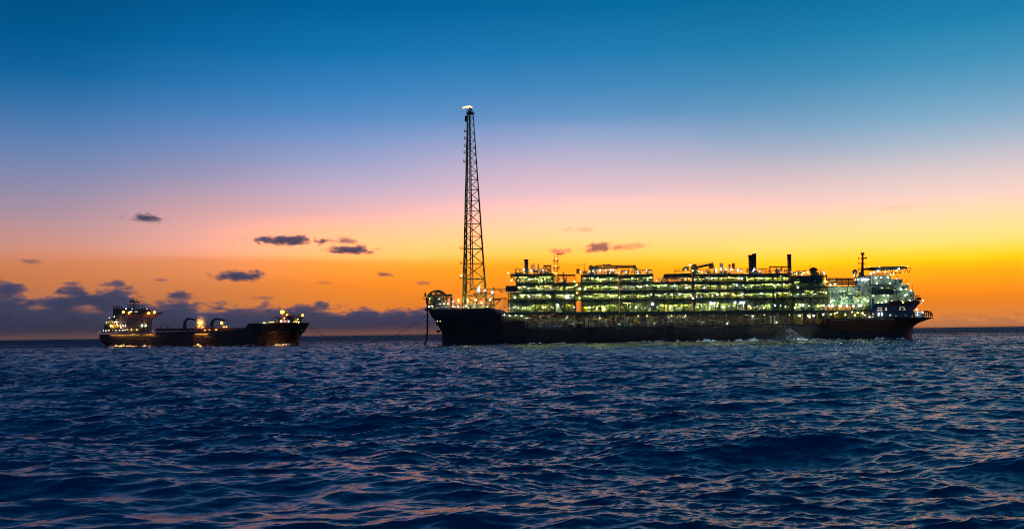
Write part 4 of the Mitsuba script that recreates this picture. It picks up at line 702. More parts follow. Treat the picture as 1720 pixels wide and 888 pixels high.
# signal mast, domes
KD = f'{SHIP}__signal_mast'; say(KD, 'signal mast with three cross platforms')
a, b = tw(1448.5, 468, 14), tw(1449, 425, 14); mb = MB(); mb.tube(a, b, 1.1, 10, .62); obj(f'{KD}__pole', mb, 'dark_steel', fp, smooth=40)
for y, l, r in ((435, 1441.6, 1453.2), (443.5, 1441.4, 1453), (453.5, 1441.8, 1452)):
    u, v = tw(l, y, 14), tw(r, y, 14); mb = MB(); mb.box(u - [0, .9, .25], v + [0, .9, 0]); rail(mb, u - [0, .9, 0], v - [0, .9, 0], 1.0, 1.2, .1); mb.bar(u + [0, 0, 0], u + [0, 0, 1.7], .2); obj(f'{KD}__platform', mb, 'dark_steel', fp)
mb = MB(); mb.tube(tw(1449, 428, 14), tw(1449, 424.4, 14), 1.2, 10); mb.bar(tw(1447, 427, 14), tw(1447, 421.5, 14), .12); mb.bar(tw(1451, 427, 14), tw(1451, 422, 14), .12); obj(f'{KD}__top_platform', mb, 'red_oxide', fp)
mb = MB(); mb.box(tw(1452.5, 434, 13.4), tw(1455.3, 432, 14.6)); obj(f'{KD}__radar', mb, 'dark_steel', fp)
for px, y, r in ((1436, 456.6, 4.4), (1444.2, 458.3, 2.0)):
    c = tw(px, y, 12); rad = r * (tw(px + 1, y, 12)[0] - c[0]); mb = MB(); mb.ball(c, rad, 18, 12); part('radome', mb, 'grey_steel', smooth=True, label='large grey radar dome' if r > 3 else 'small grey radar dome'); mb = MB(); mb.tube(c - [0, 0, rad + 2.4], c - [0, 0, rad * .8], .6, 8); part('dome_pedestal', mb, 'dark_steel')
lamp(f'{SHIP}__floodlight', fp, tw(1435, 462.8, 10), .35, WARM, 60)
# panelled box house
KV = f'{SHIP}__panel_house'; say(KV, 'pale green panelled box house beside the round tower')
a, b = S(1393.5, 512, 3), S(1441.5, 479.8, 3); npn = 9
mb = MB(); mb.box((a[0], 3.4, a[1]), (b[0], 26, b[1])); obj(f'{KV}__body', mb, 'white_paint', fp)
for k in range(npn):
    x0, x1 = a[0] + (b[0] - a[0]) * k / npn, a[0] + (b[0] - a[0]) * (k + 1) / npn
    for z0, z1 in ((a[1] + 3, a[1] + (b[1] - a[1]) * .6), (a[1] + (b[1] - a[1]) * .6 + .1, b[1] - .2)): mb = MB(); mb.box((x0 + .08, 3.15, z0), (x1 - .08, 3.39, z1)); mb.box(((x0 + x1) / 2 - .08, 3.02, z0), ((x0 + x1) / 2 + .08, 3.14, z1)); obj(f'{KV}__panel', mb, 'white_paint', fp)
zp = a[1] + (b[1] - a[1]) * .6; mb = MB(); mb.path([(a[0] - 1, 2.7, zp - .4), (a[0] + 12, 2.7, zp - .4), (a[0] + 12, 2.7, zp + 4.4), (b[0], 2.7, zp + 4.4)], .22, 6); mb.path([(a[0], 2.7, zp - 1.6), (b[0], 2.7, zp - 1.6)], .18, 6); obj(f'{KV}__pipe', mb, 'deck_steel', fp)
for px in (1407, 1430): c = tw(px, 507, 1.6); mb = MB(); mb.box(c - [1.7, .8, 1.6], c + [1.7, .8, 1.4]); obj(f'{KV}__vent_box', mb, 'green_paint', fp)
for y0, y1 in ((488, 494), (497, 502)): c, d = tw(1440, y1, 1.5), tw(1446.5, y0, 1.5); mb = MB(); mb.box(c, (d[0], 2.6, c[2] + .3)); rail(mb, c, (d[0], c[1], c[2]), 1.4, .8, .12); mb.bar(c + [.4, .2, 0], (d[0] - .4, 1.7, d[2]), .4); obj(f'{KV}__stair', mb, 'yellow_paint', fp)
mb = MB()
for k, (y, x0, x1) in enumerate(((467.5, 1390, 1436), (470, 1388, 1432), (473.5, 1392, 1440), (476.5, 1390, 1441))): mb.tube(tw(x0, y, 8 + k), tw(x1, y, 8 + k), .55 if k % 2 else .4, 7)
for x in (1393, 1405, 1414.5, 1425.5, 1433): mb.bar(tw(x, 480, 6), tw(x, 467, 6), .5)
obj(f'{KV}__roof_pipes', mb, 'dark_steel', fp, kind='stuff', label='dark pipes and posts on the roof')
for px, y in ((1402.5, 477), (1395, 478)): lamp(f'{KV}__lamp', fp, tw(px, y, 5), .4, GREENISH, 90)
for px, y, r in ((1383, 513.3, .5), (1392, 513.5, .55), (1398, 513.7, .75), (1411.5, 513.8, .8), (1422.5, 513.7, .7), (1433.5, 513.7, .7), (1442.5, 513.4, .7), (1446, 513, .5), (1398, 505.5, .3), (1441.8, 504.7, .4), (1388, 491.5, .4)): lamp(f'{KV}__lamp', fp, tw(px, y, -1.6 if r > .45 else .6), r * .8, (.85, 1.0, .75) if r > .45 else GREENISH, 24, weight=.5)
a, b = S(1392, 523.2, .2), S(1461, 519.4, .2); mb = MB(); mb.box((a[0], .2, a[1]), (b[0], 30, b[1])); part('bow_deck', mb, 'deck_steel', label='dark deck edge under the panelled house')
rl = MB(); rail(rl, (a[0], .3, b[1]), (b[0], .3, b[1]), 1.2, 1.8, .09); part('bow_deck_rail', rl, 'yellow_paint', kind='stuff')
for px in (1392, 1404, 1420, 1436, 1450, 1460): s = S(px, 525)[0]; mb = MB(); mb.box((s - .3, .8, zbow), (s + .3, 1.4, a[1])); part('bow_deck_post', mb, 'yellow_paint')
KE = f'{SHIP}__mooring_gear'; say(KE, 'pale machinery and yellow pipes under the bow deck'); cl = {k: MB() for k in 'abcd'}
fill_level(KE, S(1392, 530)[0], S(1461, 530)[0], zbow, a[1], cl, 9, dens=2.2)
fill_level(KE, S(1392, 515)[0], S(1461, 515)[0], b[1], Z(1420, 510), cl, 9, dens=1.2)
for c, m in (('a', 'pale_steel'), ('b', 'yellow_paint'), ('c', 'yellow_paint'), ('d', 'dark_steel')): obj(f'{KE}__pipework', cl[c], m, fp, kind='stuff')
mb = MB(); mb.box((S(1390, 530)[0], 9.5, zbow), (S(1461, 530)[0], 9.8, a[1])); obj(f'{KE}__bulkhead', mb, 'wall_paint', fp)
mb = MB(); u, v = tw(1449, 521, .4), tw(1458, 511, .4); mb.bar(u, v, .5); rail(mb, u, v, 1.2, 1.5, .1); obj(f'{KE}__stair_flight', mb, 'yellow_paint', fp)
for px, y, c_ in ((1402, 525.8, WARM), (1407, 524.5, WARM), (1431.5, 523.5, GREENISH), (1441, 525, WARM), (1448.5, 525.7, COOL), (1396, 527, GREENISH), (1420, 528, GREENISH), (1436, 529, GREENISH), (1382.5, 527.5, COOL), (1453, 529, GREENISH)): lamp(f'{KE}__lamp', fp, tw(px, y, .4), .38 if c_ is COOL else .28, c_, 22)
a_, b_ = S(1394, 512)[0], S(1441, 512)[0]; strip(f'{KV}__added_strip_light', fp, a_, b_, -2.6, Z(1418, 514.5), (.78, 1.0, .50), 150, up=True)  # added strip that brightens the panel house from below
a_, b_ = S(1445, 512)[0], S(1462, 512)[0]; strip(f'{KA}__added_strip_light', fp, a_, b_, -2.4, Z(1453, 514), (.78, 1.0, .50), 40, up=True)  # added strip that brightens the round tower from below
# stem platform
KQ = f'{SHIP}__stem_platform'; say(KQ, 'railed platform with a curved guard at the very tip of the bow')
zb = zbow; w = BEAM / 2
mb = MB(); rail(mb, tw(1536, 533, 12), tw(1562, 531, w), 1.6, 1.5, .14); obj(f'{KQ}__rail', mb, 'dark_steel', fp)
for px in (1552.5, 1556, 1559.5, 1563): mb = MB(); mb.bar(tw(px, 532, w - 3), tw(px, 524, w - 3), .42); obj(f'{KQ}__post', mb, 'dark_steel', fp)
mb = MB(); mb.path([tw(x, y, w - 3) for x, y in ((1549, 523.5), (1558, 523.3), (1562.5, 525), (1565.8, 528), (1566, 532))], .42, 7); mb.path([tw(x, y, w - 3) for x, y in ((1552, 522), (1558, 521.8), (1563, 523), (1566.5, 526.5))], .2, 6); obj(f'{KQ}__guard', mb, 'dark_steel', fp)
mb = MB(); mb.box(tw(1537, 533, 10), tw(1543.5, 522.5, 16)); mb.box(tw(1544, 533, 14), tw(1549, 526, 20)); obj(f'{KQ}__winch', mb, 'pale_steel', fp)

# ------------------------------------------------------------------ lifeboats hanging on the quarters
def lifeboat(x0, x1, y, w, text):
    k = key_for('lifeboat'); say(k, text, 'lifeboat', None); a, b = tw(x0, y, w), tw(x1, y, w); L = b[0] - a[0]; zc = a[2]
    mb = MB(); mb.revolve((a[0], w, zc), (b[0], w, zc), [(0, .1), (.04, .8), (.14, 1.25), (.5, 1.4), (.86, 1.25), (.96, .8), (1, .1)], 14); obj(f'{k}__hull', mb, 'orange_shaded', fp, smooth=60)
    mb = MB(); mb.box((a[0] + L * .1, w - 1.5, zc - .18), (b[0] - L * .1, w + 1.5, zc + .05)); obj(f'{k}__rubbing_strake', mb, 'rubber', fp)
    mb = MB(); mb.loft([rounded(a[0] + L * .62, a[0] + L * .84, w - .7, w + .7, .3, zc + z) for z in (1.0, 1.75)]); obj(f'{k}__cockpit', mb, 'orange_shaded', fp)
    for u in (.2, .8):
        mb = MB(); mb.bar((a[0] + L * u, w, zc + 1.1), (a[0] + L * u, w, zc + 3.2), .12); mb.path([(a[0] + L * u, w, zc + 3.2), (a[0] + L * u, w + 2.5, zc + 3.2), (a[0] + L * u, w + 4, zc + 1)], .25, 6); obj(f'{k}__davit', mb, 'dark_steel', fp)
plain('orange_shaded', (.22, .045, .012), .4)  # orange darkened, the shade on the boats is put into the colour
lifeboat(1491, 1516, 508.5, -1.0, 'orange lifeboat painted dark for shade hanging over the navy wall, nearer the round tower'); lifeboat(1519.5, 1545.5, 508.2, -1.0, 'orange lifeboat painted dark for shade hanging over the navy wall, nearest the bow tip')

# ------------------------------------------------------------------ flame, hose
mb = MB(); pr = random.Random(3); f0 = tw(790, 180.4, TW + 3)
V0, F0 = [], []
ico = trimesh.creation.icosphere(3, 1.0)
for dx, dz, rx, rz in ((.4, -.1, 1.1, .6), (-1.2, .2, 1.4, .8), (-2.8, .25, 1.5, .75), (-4.3, -.05, 1.3, .5), (-.7, .65, .9, .55), (-5.3, -.35, .8, .3)):
    v = ico.vertices * [rx, 1.3, rz]; v = v * (1 + .9 * (meshkit.fbm(v * 1.1 + 5 + dx, 3, 2) - .5))[:, None] + f0 + [dx, 0, dz]; mb.add(v, ico.faces)
import manifold3d
fl = None
for v, f in zip(mb.v, mb.f):
    m_ = manifold3d.Manifold(manifold3d.Mesh(np.asarray(v, np.float32), np.asarray(f - f.min(), np.uint32))); fl = m_ if fl is None else fl + m_
fm = fl.to_mesh(); mb2 = MB(); mb2.add(fm.vert_properties[:, :3], fm.tri_verts)
fv = mb2.v[0]; core = smooth((1.0 - np.abs(fv[:, 2] - f0[2] - .25) / 1.1) * .9 + .55 * meshkit.fbm(fv * .9, 3, 4) - .1)[:, None] * np.clip((fv[:, :1] - f0[0] + 7) / 3.5, .15, 1)
fcol = (np.array([[1.3, .46, .08]]) * (1 - core) + np.array([[2.0, 1.25, .62]]) * core) * DIM
key_for('flare_flame'); scene['flare_flame'] = mikit.ply(mb2.mesh(fp), 'lamp_glass', smooth=True, color=fcol, emitter={'type': 'area', 'radiance': {'type': 'mesh_attribute', 'name': 'vertex_color'}})
say('flare_flame', label='white orange gas flame blowing left at the top of the flare tower', cat='flame')
ph = tw(718.6, 505, -4.6); mb = MB(); hp = [tw(x, y, -4.7) for x, y in ((723, 497), (719.6, 500), (718.4, 506), (718.1, 520), (718, 540), (717.7, 556), (716.8, 567), (715, 575), (712.2, 580.5), (710, 583))]
mb.path(hp, .58, 8); obj('offloading_hose', mb, 'rubber', fp, smooth=50, label='black offloading hose hanging from the stern into the sea', cat='hose')

# ================================================================== the shuttle tanker
TA, TB = on_sea(180, 582), on_sea(491, 580)
ft = Frame(TA, TB); TK = 'shuttle_tanker'
say(TK, 'smaller dark tanker at the left with amber deck lights and a raised bow', 'ship')
def t3(px, py, w=0.0): s, z = ft.at(px, py, w); return np.array([s, w, z])
def q3(px, y, s):
    """the point seen at px, y whose distance along the tanker is s"""
    lo, hi = -40.0, 100.0
    for _ in range(50):
        w = (lo + hi) / 2; lo, hi = (w, hi) if ft.at(px, y, w)[0] > s else (lo, w)
    return np.array([s, w, ft.at(px, y, w)[1]])
def tp(name, mat, fn, smooth=False, label=None, kind=None): mb = MB(); fn(mb); return obj(f'{TK}__{name}', mb, mat, ft, smooth=smooth, label=label, kind=kind)
TBM = 46.0; TC = TBM / 2
print('tanker length', ft.len, TA, TB)
rings = []
for y, xl, xr in ((582, 181, 491), (579, 176, 491.5), (574, 171, 492), (568.5, 167, 494), (563, 166, 497), (559.3, 166, 500.5)):
    z = t3(300, y)[2] if y < 582 else 0.0; sl, sr, st = t3(xl, y, 4)[0], t3(xr, y, TC)[0], t3(xr - 22, y, TBM)[0]; ss = sl + 14; pts = []
    for k in range(13): a = -math.pi / 2 + math.pi * k / 12; pts.append((st + (sr - st) * max(math.cos(a), 0) ** .75, TC + TC * math.sin(a), z))
    for k in range(9): a = math.pi / 2 + math.pi * k / 8; pts.append((ss - (ss - sl) * max(-math.cos(a), 0) ** .35, TC + TC * math.sin(a), z))
    rings.append(pts)
rings.insert(0, [(p[0], p[1], -8) for p in rings[0]])
tp('hull', 'tanker_hull', lambda m: m.loft(rings), smooth=35, label='dark hull of the tanker')
ztd = rings[-1][0][2]; zmid = t3(330, 556.0)[2]
sA, sB = t3(262, 557)[0], t3(426, 555)[0]
tp('bulwark', 'tanker_hull', lambda m: m.box((sA, .02, ztd + .004), (sB, TBM - .02, zmid)))
# forecastle
fr = []
for y, x0, xr in ((559.2, 420, 500.5), (554.5, 421.5, 503), (549, 425.5, 506), (545, 428.5, 508.5), (542.3, 431, 511)):
    z = t3(450, y)[2]; s0, st, sr = t3(x0, y)[0], t3(xr - 26, y, TBM)[0], t3(xr, y, TC)[0]; p = [(s0, 0, z)]
    for k in range(13): a = -math.pi / 2 + math.pi * k / 12; p.append((st + (sr - st) * max(math.cos(a), 0) ** .75, TC + TC * math.sin(a), z))
    fr.append(p + [(s0, TBM, z)])
tp('forecastle', 'tanker_hull', lambda m: m.loft(fr), smooth=30, label='raised forecastle with sloping break')
zfc = fr[-1][0][2]
tp('bow_bulb', 'tanker_hull', lambda m: m.ball(t3(491, 579.5, TC), 2.6, 12, 8), smooth=True)
tp('bow_roller', 'dark_steel', lambda m: (m.box(t3(503, 555.5, TC) - [1.8, 2, 1.4], t3(505.5, 553, TC) + [.6, 2, .6]), m.tube(t3(506, 555, TC), t3(507.5, 559, TC), .7, 8), m.tube(t3(507.8, 556.5, TC) + [0, -1.6, 0], t3(507.8, 556.5, TC) + [0, 1.6, 0], .9, 10)))
hz = [t3(x, y, TC - 2) for x, y in ((499.3, 553), (499.6, 560), (499.6, 570), (499, 576), (498.2, 582))]
mb = MB(); mb.path(hz, .75, 8); obj('hanging_hose', mb, 'rubber', ft, smooth=50, label='short dark hose hanging under the tanker bow into the sea', cat='hose')
# superstructure: its front wall faces half towards us
TW0 = 6.0; SF = t3(212.5, 540, 5)[0]
def tb(name, mat, x0, y0, x1, y1, w0=TW0, dw=8, label=None):
    a, b = t3(x0, y1, w0), t3(x1, y0, w0); return tp(name, mat, lambda m: m.box((a[0], w0, a[2]), (b[0], w0 + dw, b[2])), label=label)
def front(name, mat, x0, y0, x1, y1, s0, s1, label=None, emit=None):
    """a block across the ship whose front spans the given columns"""
    a, b = q3(x0, y1, s1), q3(x1, y0, s1); k = tp(name, mat, lambda m: m.box((s0, a[1], a[2]), (s1, b[1], b[2])), label=label)
    if emit: scene[k]['emitter'] = {'type': 'area', 'radiance': {'type': 'rgb', 'value': [x * DIM for x in emit]}, 'sampling_weight': .1}
prof = lambda pts, w: [tuple(t3(x, y, w)[[0, 2]]) for x, y in pts]
def across(name, mat, pts, s0, s1, label=None):
    def fn(m):
        k = MB(); k.prism([(q3(x, y, s1)[1], q3(x, y, s1)[2]) for x, y in pts], s0, s1); v = np.vstack(k.v)[:, [1, 0, 2]]; m.add(v, np.vstack(k.f)[:, ::-1])
    return tp(name, mat, fn, label=label)
front('deckhouse', 'house_paint', 212.5, 526.3, 255.5, 560, SF - 11, SF, label='reddish lit deckhouse')
for y in (533, 540, 547.5): a, b = q3(212.6, y, SF), q3(255.4, y, SF); tp('deck_ledge', 'house_paint', lambda m: m.box((SF + .002, a[1], a[2] - .18), (SF + .35, b[1], b[2])))
for y in (536.5, 544):
    for k in range(9):
        c_ = q3(216 + 4.4 * k, y, SF); tp('cabin_window', 'glass_dark', lambda m: m.box(c_ - [.05, .45, .4], c_ + [.04, .45, .4]))
front('bridge', 'dark_steel', 208, 520.8, 254, 526.2, SF - 12, SF + 1.2, label='dark bridge deck')
front('bridge_window', 'lamp_glass', 218, 522.3, 222, 523.8, SF + 1.1, SF + 1.26, emit=[1.2, 1.35, 1.3]); front('bridge_window', 'lamp_glass', 226, 522.5, 231.5, 523.7, SF + 1.1, SF + 1.26, emit=[.5, .56, .5])
for k in range(5): front('dark_window', 'glass_dark', 234 + 3.6 * k, 522.4, 236.8 + 3.6 * k, 524, SF + 1.1, SF + 1.26)
across('bridge_wing', 'house_paint', ((254.01, 526.5), (262, 525), (273.2, 524.3), (273, 526.8), (268, 528.6), (255.8, 537)), SF - 5, SF, 'bridge wing slanting out to the right')
front('wheelhouse_roof', 'dark_steel', 216, 519.4, 251, 520.75, SF - 10, SF + .6)
tp('roof_rail', 'dark_steel', lambda m: rail(m, q3(210, 520.6, SF + .4), q3(253, 520.2, SF + .4), 1.3, 2, .12), kind='stuff')
tp('funnel', 'dark_steel', lambda m: m.prism(prof(((189.5, 540), (189.5, 519), (192, 517.8), (206, 517.5), (212, 520), (212, 535), (203, 541)), 8), 8, 18), label='dark funnel')
for px in (191.5, 195.5, 198, 201.5, 205): a = t3(px, 518, 12); tp('exhaust_pipe', 'rubber', lambda m: m.tube(a, a + [-.9, 0, 2.4], .42, 8))
tb('funnel_panel', 'yellow_paint', 199.5, 518.6, 209, 523.5, 7.6, .39, 'yellow lit panel on the funnel')
tb('casing', 'house_paint', 198, 545, 209, 557, 6, 10); tb('casing_top', 'dark_steel', 197, 530, 209, 544.9, 6.5, 12)
tp('casing_slope', 'dark_steel', lambda m: m.prism(prof(((193, 529), (200, 529), (214, 540), (214, 545), (200, 537)), 5.2), 5.2, 6.3))
tb('aft_house', 'dark_steel', 174.5, 545.5, 182, 557.8, 6, 6, 'dark low house at the stern'); tb('aft_platform', 'yellow_paint', 183.5, 549.6, 197, 551, 4, 5)
for x0, y0, x1, y1, m_ in ((184.2, 538.6, 187, 546, 'yellow_paint'), (194.8, 535, 198.2, 541, 'yellow_paint'), (176, 542, 180, 544.8, 'yellow_paint'), (181.5, 534.5, 186, 537, 'orange_paint'), (187.5, 546, 191, 549.5, 'yellow_paint'), (192.5, 545, 197, 549.5, 'yellow_paint'), (189, 538, 192, 549.5, 'house_paint')): tb('locker', m_, x0, y0, x1, y1, 5, 2.5)
cl = {k: MB() for k in 'abcd'}; rng = random.Random(21)
fill_level(TK, t3(175, 556)[0], t3(212, 556)[0], t3(190, 557.5)[2], t3(190, 551)[2], cl, 9, dens=1.2)
tp('stern_ring_buoy', 'orange_paint', lambda m: m.ball(t3(172.3, 556.5, .5), 1.0, 10, 6), smooth=True); tp('stern_light_housing', 'orange_paint', lambda m: m.ball(t3(166.8, 557.3, 12), .7, 8, 5))
# masts
SM = SF - 5; M3 = lambda x, y, d=0: q3(x, y, SM) + [d, 0, 0]
tp('mast', 'dark_steel', lambda m: ([m.bar(M3(x, 520, d), M3(x + e, 507, d), .5) for x, e, d in ((220.5, 1.2, -2), (223.5, 0, 2), (227, 0, -2), (231.5, -1.2, 2))], [m.box(M3(220.5 - e, y, -2.5), M3(231.5 + e, y - .6, 2.5)) for y, e in ((507.2, 1.5), (512.5, 0), (515.5, 0))], m.bar(M3(223.8, 507), M3(223.8, 499), .4), m.bar(M3(229, 507), M3(229, 502), .36), m.box(M3(227, 503, -1), M3(231, 502.3, 1)), [m.bar(M3(221, y), M3(231, y - 5), .24) for y in (520, 515, 512)], m.box(M3(219.5, 506.2, -1), M3(225, 504, 1))))
for x, y in ((215.2, 508.2), (240, 508.5), (238.5, 514), (242.5, 515)): tp('aerial', 'dark_steel', lambda m: (m.tube(M3(x, 520.5), M3(x, y), .4, 6, .2), m.box(M3(x - .9, 513, -.4), M3(x + .9, 512.4, .4))))
tp('stay', 'dark_steel', lambda m: m.bar(M3(230, 506.5), M3(238.5, 503.6), .18))
front('chart_house', 'dark_steel', 212, 517.5, 217.5, 519.38, SF - 8, SF - 4); front('searchlight', 'dark_steel', 245, 517.8, 250, 519.38, SF - 2, SF)
# lamps of the house
def tl(px, y, w, r, col, power, weight=.3): lamp(f'{TK}__lamp', ft, t3(px, y, w), r, col, power, weight)
for px, y, r in ((207, 523.9, 1.3), (217, 525.2, 1.0), (250, 525.6, 1.3), (259.7, 524.3, 1.35)): lamp(f'{TK}__lamp', ft, q3(px, y, SF + 2.4), r, SODIUM, 6, .8)
for px, y, col, r in ((201, 554.5, COOL, .5), (195, 554.7, GREENISH, .4), (206.5, 554.3, COOL, .5), (210.5, 554, COOL, .5), (183, 554.5, WARM, .55), (178, 555, COOL, .6), (174, 555, COOL, .5), (189.2, 554, GREENISH, .45), (213.8, 553.5, WARM, .6), (221, 553.5, WARM, .75), (230, 553.5, WARM, .55), (198.5, 547, COOL, .55), (202.5, 546.8, GREENISH, .5), (206.5, 546.7, COOL, .55), (210.5, 546.7, COOL, .5), (192, 541, COOL, .5), (189, 540.7, GREENISH, .5), (182, 541, WARM, .4), (198, 540.5, COOL, .5), (195, 540, COOL, .45), (183.5, 533.5, COOL, .5), (192, 531.5, GREENISH, .6), (211.5, 518.3, GREENISH, .55), (214.5, 521.4, GREENISH, .35), (222, 518.6, COOL, .45), (247, 518.5, COOL, .5), (256, 555.2, GREENISH, .28), (188.5, 547.3, WARM, .8), (239, 546.8, GREENISH, .85), (244.8, 546.6, GREENISH, .85), (243.5, 541.6, GREENISH, .2)):
    lamp(f'{TK}__lamp', ft, q3(px, y, SF + (1.6 if y > 530 else .2)) if px > 212 else t3(px, y, 2.2), r * .75, col, 7, .25)
tl(166.8, 557.2, 10, .4, SODIUM, 10); tl(186, 547, 3.0, .75, (1, .56, .06), 26, .8); tl(196, 544, 3.0, .65, (1, .56, .06), 26, .8); tl(179, 541.5, 3.0, .4, (1, .5, .05), 20, .5); tl(203, 550, 3.0, .5, (1, .5, .05), 14, .5); tl(205, 529, 6.0, .4, WARM, 30)
# lit recesses behind the two posts on the deckhouse front
tp('house_niche', 'white_paint', lambda m: (m.box(q3(236.5, 549.8, SF + .06), q3(247.5, 543, SF + .3))))
for px in (241.8, 247.8): tp('deck_post', 'dark_steel', lambda m: m.tube(q3(px, 556, SF + 2.6), q3(px, 544.5, SF + 2.6), .6, 8))
# deck: pipes, rails, manifold, cranes
dp = MB()
for k, (y, w_) in enumerate(((553.2, 8), (552.4, 14), (553.6, 20), (552.8, 26), (554.3, 5), (551.9, 17))): dp.tube(t3(262, y + .6, w_), t3(424, y - .9, w_), .55, 7)
tp('deck_pipe', 'red_oxide', lambda m: m.add(np.vstack(dp.v), np.vstack(dp.f)), smooth=40, kind='stuff', label='reddish pipes running along the tanker deck')
tp('deck_rail', 'red_oxide', lambda m: rail(m, t3(262, 556.3, .5), t3(424, 554.3, .5), 1.3, 2.6, .13), kind='stuff')
cl2 = {k: MB() for k in 'abcd'}; zdk = zmid
fill_level(TK, t3(262, 555)[0], t3(308, 555)[0], zdk, zdk + 2.6, cl2, 9, dens=.8); fill_level(TK, t3(346, 555)[0], t3(424, 555)[0], zdk, zdk + 2.4, cl2, 9, dens=.8); fill_level(TK, t3(325, 555)[0], t3(348, 555)[0], zdk, zdk + 4.5, cl2, 9, dens=1.6)
for c, m_ in (('a', 'red_oxide'), ('b', 'red_oxide'), ('c', 'house_paint'), ('d', 'dark_steel')):
    mb = MB()
    for src in (cl[c], cl2[c]):
        if src.n: mb.add(np.vstack(src.v), np.vstack(src.f))
    obj(f'{TK}__pipework', mb, m_, ft, kind='stuff')
for px, y in ((270, 545.7), (280.5, 546.8), (265, 548), (284, 548), (349, 542)): tp('vent_post', 'dark_steel', lambda m: (m.tube(t3(px, 555, 6), t3(px, y, 6), .5, 8, .3), m.box(t3(px - .9, 550, 5.6), t3(px + .9, 549.3, 6.4))))
def deck_crane(x, pts, text):
    k = key_for(f'{TK}__deck_crane'); say(k, text)
    def c(nm, mat, fn, **kw): mb = MB(); fn(mb); obj(f'{k}__{nm}', mb, mat, ft, **kw)
    c('post', 'dark_steel', lambda m: m.tube(t3(x, 555, TC), t3(x, pts[0][1], TC), 1.7, 10, 1.35), smooth=40)
    c('jib', 'dark_steel', lambda m: [m.bar(t3(*p, TC), t3(*q_, TC), 1.5 - .25 * i) for i, (p, q_) in enumerate(zip(pts[:-1], pts[1:]))])
    c('ram', 'dark_steel', lambda m: m.bar(t3(x + 1, 543.5, TC), t3(pts[1][0] + 3, pts[1][1] + .6, TC), .5))
    c('cab', 'dark_steel', lambda m: m.box(t3(x - 2.2, 548.5, TC - 2), t3(x + 1, 545.5, TC + 1)))
deck_crane(310.5, [(310.5, 540), (313, 536.5), (317, 534.8), (330, 536.8), (333, 537.2)], 'left deck crane with its jib folded right'); deck_crane(356, [(356, 540), (358.5, 537), (362.5, 535), (378, 537.5), (382, 538)], 'right deck crane with its jib folded right')
tp('hook_wire', 'dark_steel', lambda m: m.bar(t3(381.8, 538, TC), t3(381.8, 549, TC), .18)); tp('crane_tip', 'yellow_paint', lambda m: m.box(t3(377.5, 538.8, TC - 1), t3(382, 537, TC + 1)))
tp('manifold', 'orange_paint', lambda m: (m.box(t3(329, 556, 4), t3(345, 551.5, 4) + [0, 10, 0]), [m.tube(t3(330 + 3 * k, 551.5, 3), t3(330 + 3 * k, 547.5 + (k % 2), 3), .8, 8) for k in range(6)]), label='manifold under the strongest deck light')
tp('light_mast', 'orange_paint', lambda m: (m.bar(t3(336.3, 552, 6), t3(336.3, 541, 6), .6), m.bar(t3(333, 552, 6), t3(336, 543, 6), .3), m.bar(t3(339.5, 552, 6), t3(336.6, 543, 6), .3))); tp('light_mast', 'orange_paint', lambda m: m.bar(t3(372.3, 554, 6), t3(372.3, 543, 6), .8))
lamp(f'{TK}__floodlight', ft, t3(336.3, 541.8, -2.5), 1.75, SODIUM, 16, 4.0); lamp(f'{TK}__floodlight', ft, t3(372.5, 542, 3.5), 1.3, SODIUM, 8, 2.0)
tp('light_arm', 'dark_steel', lambda m: m.bar(t3(336.3, 541.8, 6), t3(336.3, 541.5, -2.5), .3))
for px, y in ((344, 554.2), (352, 553.8), (363, 553.6), (376, 548.5), (380.5, 548.3), (334, 548), (341, 549)): tl(px, y, 1.5, .4, SODIUM, 30)
tl(443.5, 541.7, 1, .4, GREENISH, 10); tl(445.5, 544.3, -.4, .22, GREENISH, 8)
# house on the forecastle
SH, SG = t3(482.5, 538, TC)[0], t3(499, 535, TC)[0]
front('bow_house', 'red_oxide', 474, 533.5, 491.5, 543, SH - 5, SH, label='red lit house on the forecastle'); front('bow_bridge', 'dark_steel', 491, 530.5, 508.3, 536, SG - 4, SG + 2, label='dark bow loading bridge'); front('bow_bridge_stem', 'dark_steel', 493, 536.01, 506.5, 542.8, SG - 4, SG + 1)
front('bow_deck', 'red_oxide', 469.5, 532, 491, 533.4, SH - 6, SH + 1); tp('bow_rail', 'red_oxide', lambda m: (rail(m, q3(470, 532, SH + .9), q3(490, 532, SH + .9), 1.4, 2, .14), rail(m, q3(491, 530.4, SG + 1.8), q3(508, 530.3, SG + 1.8), 1.5, 2, .16)), kind='stuff')
for x0, y0, x1, y1, m_ in ((481.5, 522, 483.8, 531.9, 'yellow_paint'), (480, 526.8, 485.5, 531.9, 'orange_paint'), (486, 528, 490.8, 531.9, 'red_oxide'), (463.5, 538.5, 466.5, 542.4, 'red_oxide'), (484, 523.5, 485, 527, 'dark_steel')): front('bow_locker', m_, x0, y0, x1, y1, SH - 3, SH - .5)
front('bow_recess', 'yellow_paint', 497.5, 537.5, 503, 542.5, SG + .5, SG + 1.05)
tp('bow_light_mast', 'olive_paint', lambda m: (m.bar(q3(474.3, 533, SH - 2), q3(474.3, 523.5, SH - 2), .5), m.box(q3(472, 526.6, SH - 2.5), q3(477, 526.2, SH - 1.5))))
for px, y, r, c_, p_ in ((473.5, 523.8, 1.25, SODIUM, 40), (476.3, 523.2, .9, SODIUM, 40), (508.3, 529.3, .85, SODIUM, 26), (477.8, 534, .55, COOL, 18), (472, 539.3, .75, WARM, 22), (478, 539, .5, COOL, 22), (485.2, 539.2, .55, COOL, 20), (481.5, 528.5, .6, WARM, 30), (490, 531, .35, WARM, 30), (500, 535.7, .5, WARM, 22), (501.5, 541, .6, WARM, 22), (497, 539, .45, WARM, 20), (493.5, 540.3, .3, WARM, 20)): lamp(f'{TK}__lamp', ft, q3(px, y, SH + 1.6 if px < 492 else SG + 3), r * (1.25 if r > .7 else .85), c_, min(p_, 7) if r > .7 else p_ * .8, 1.2 if r > .8 else .3)
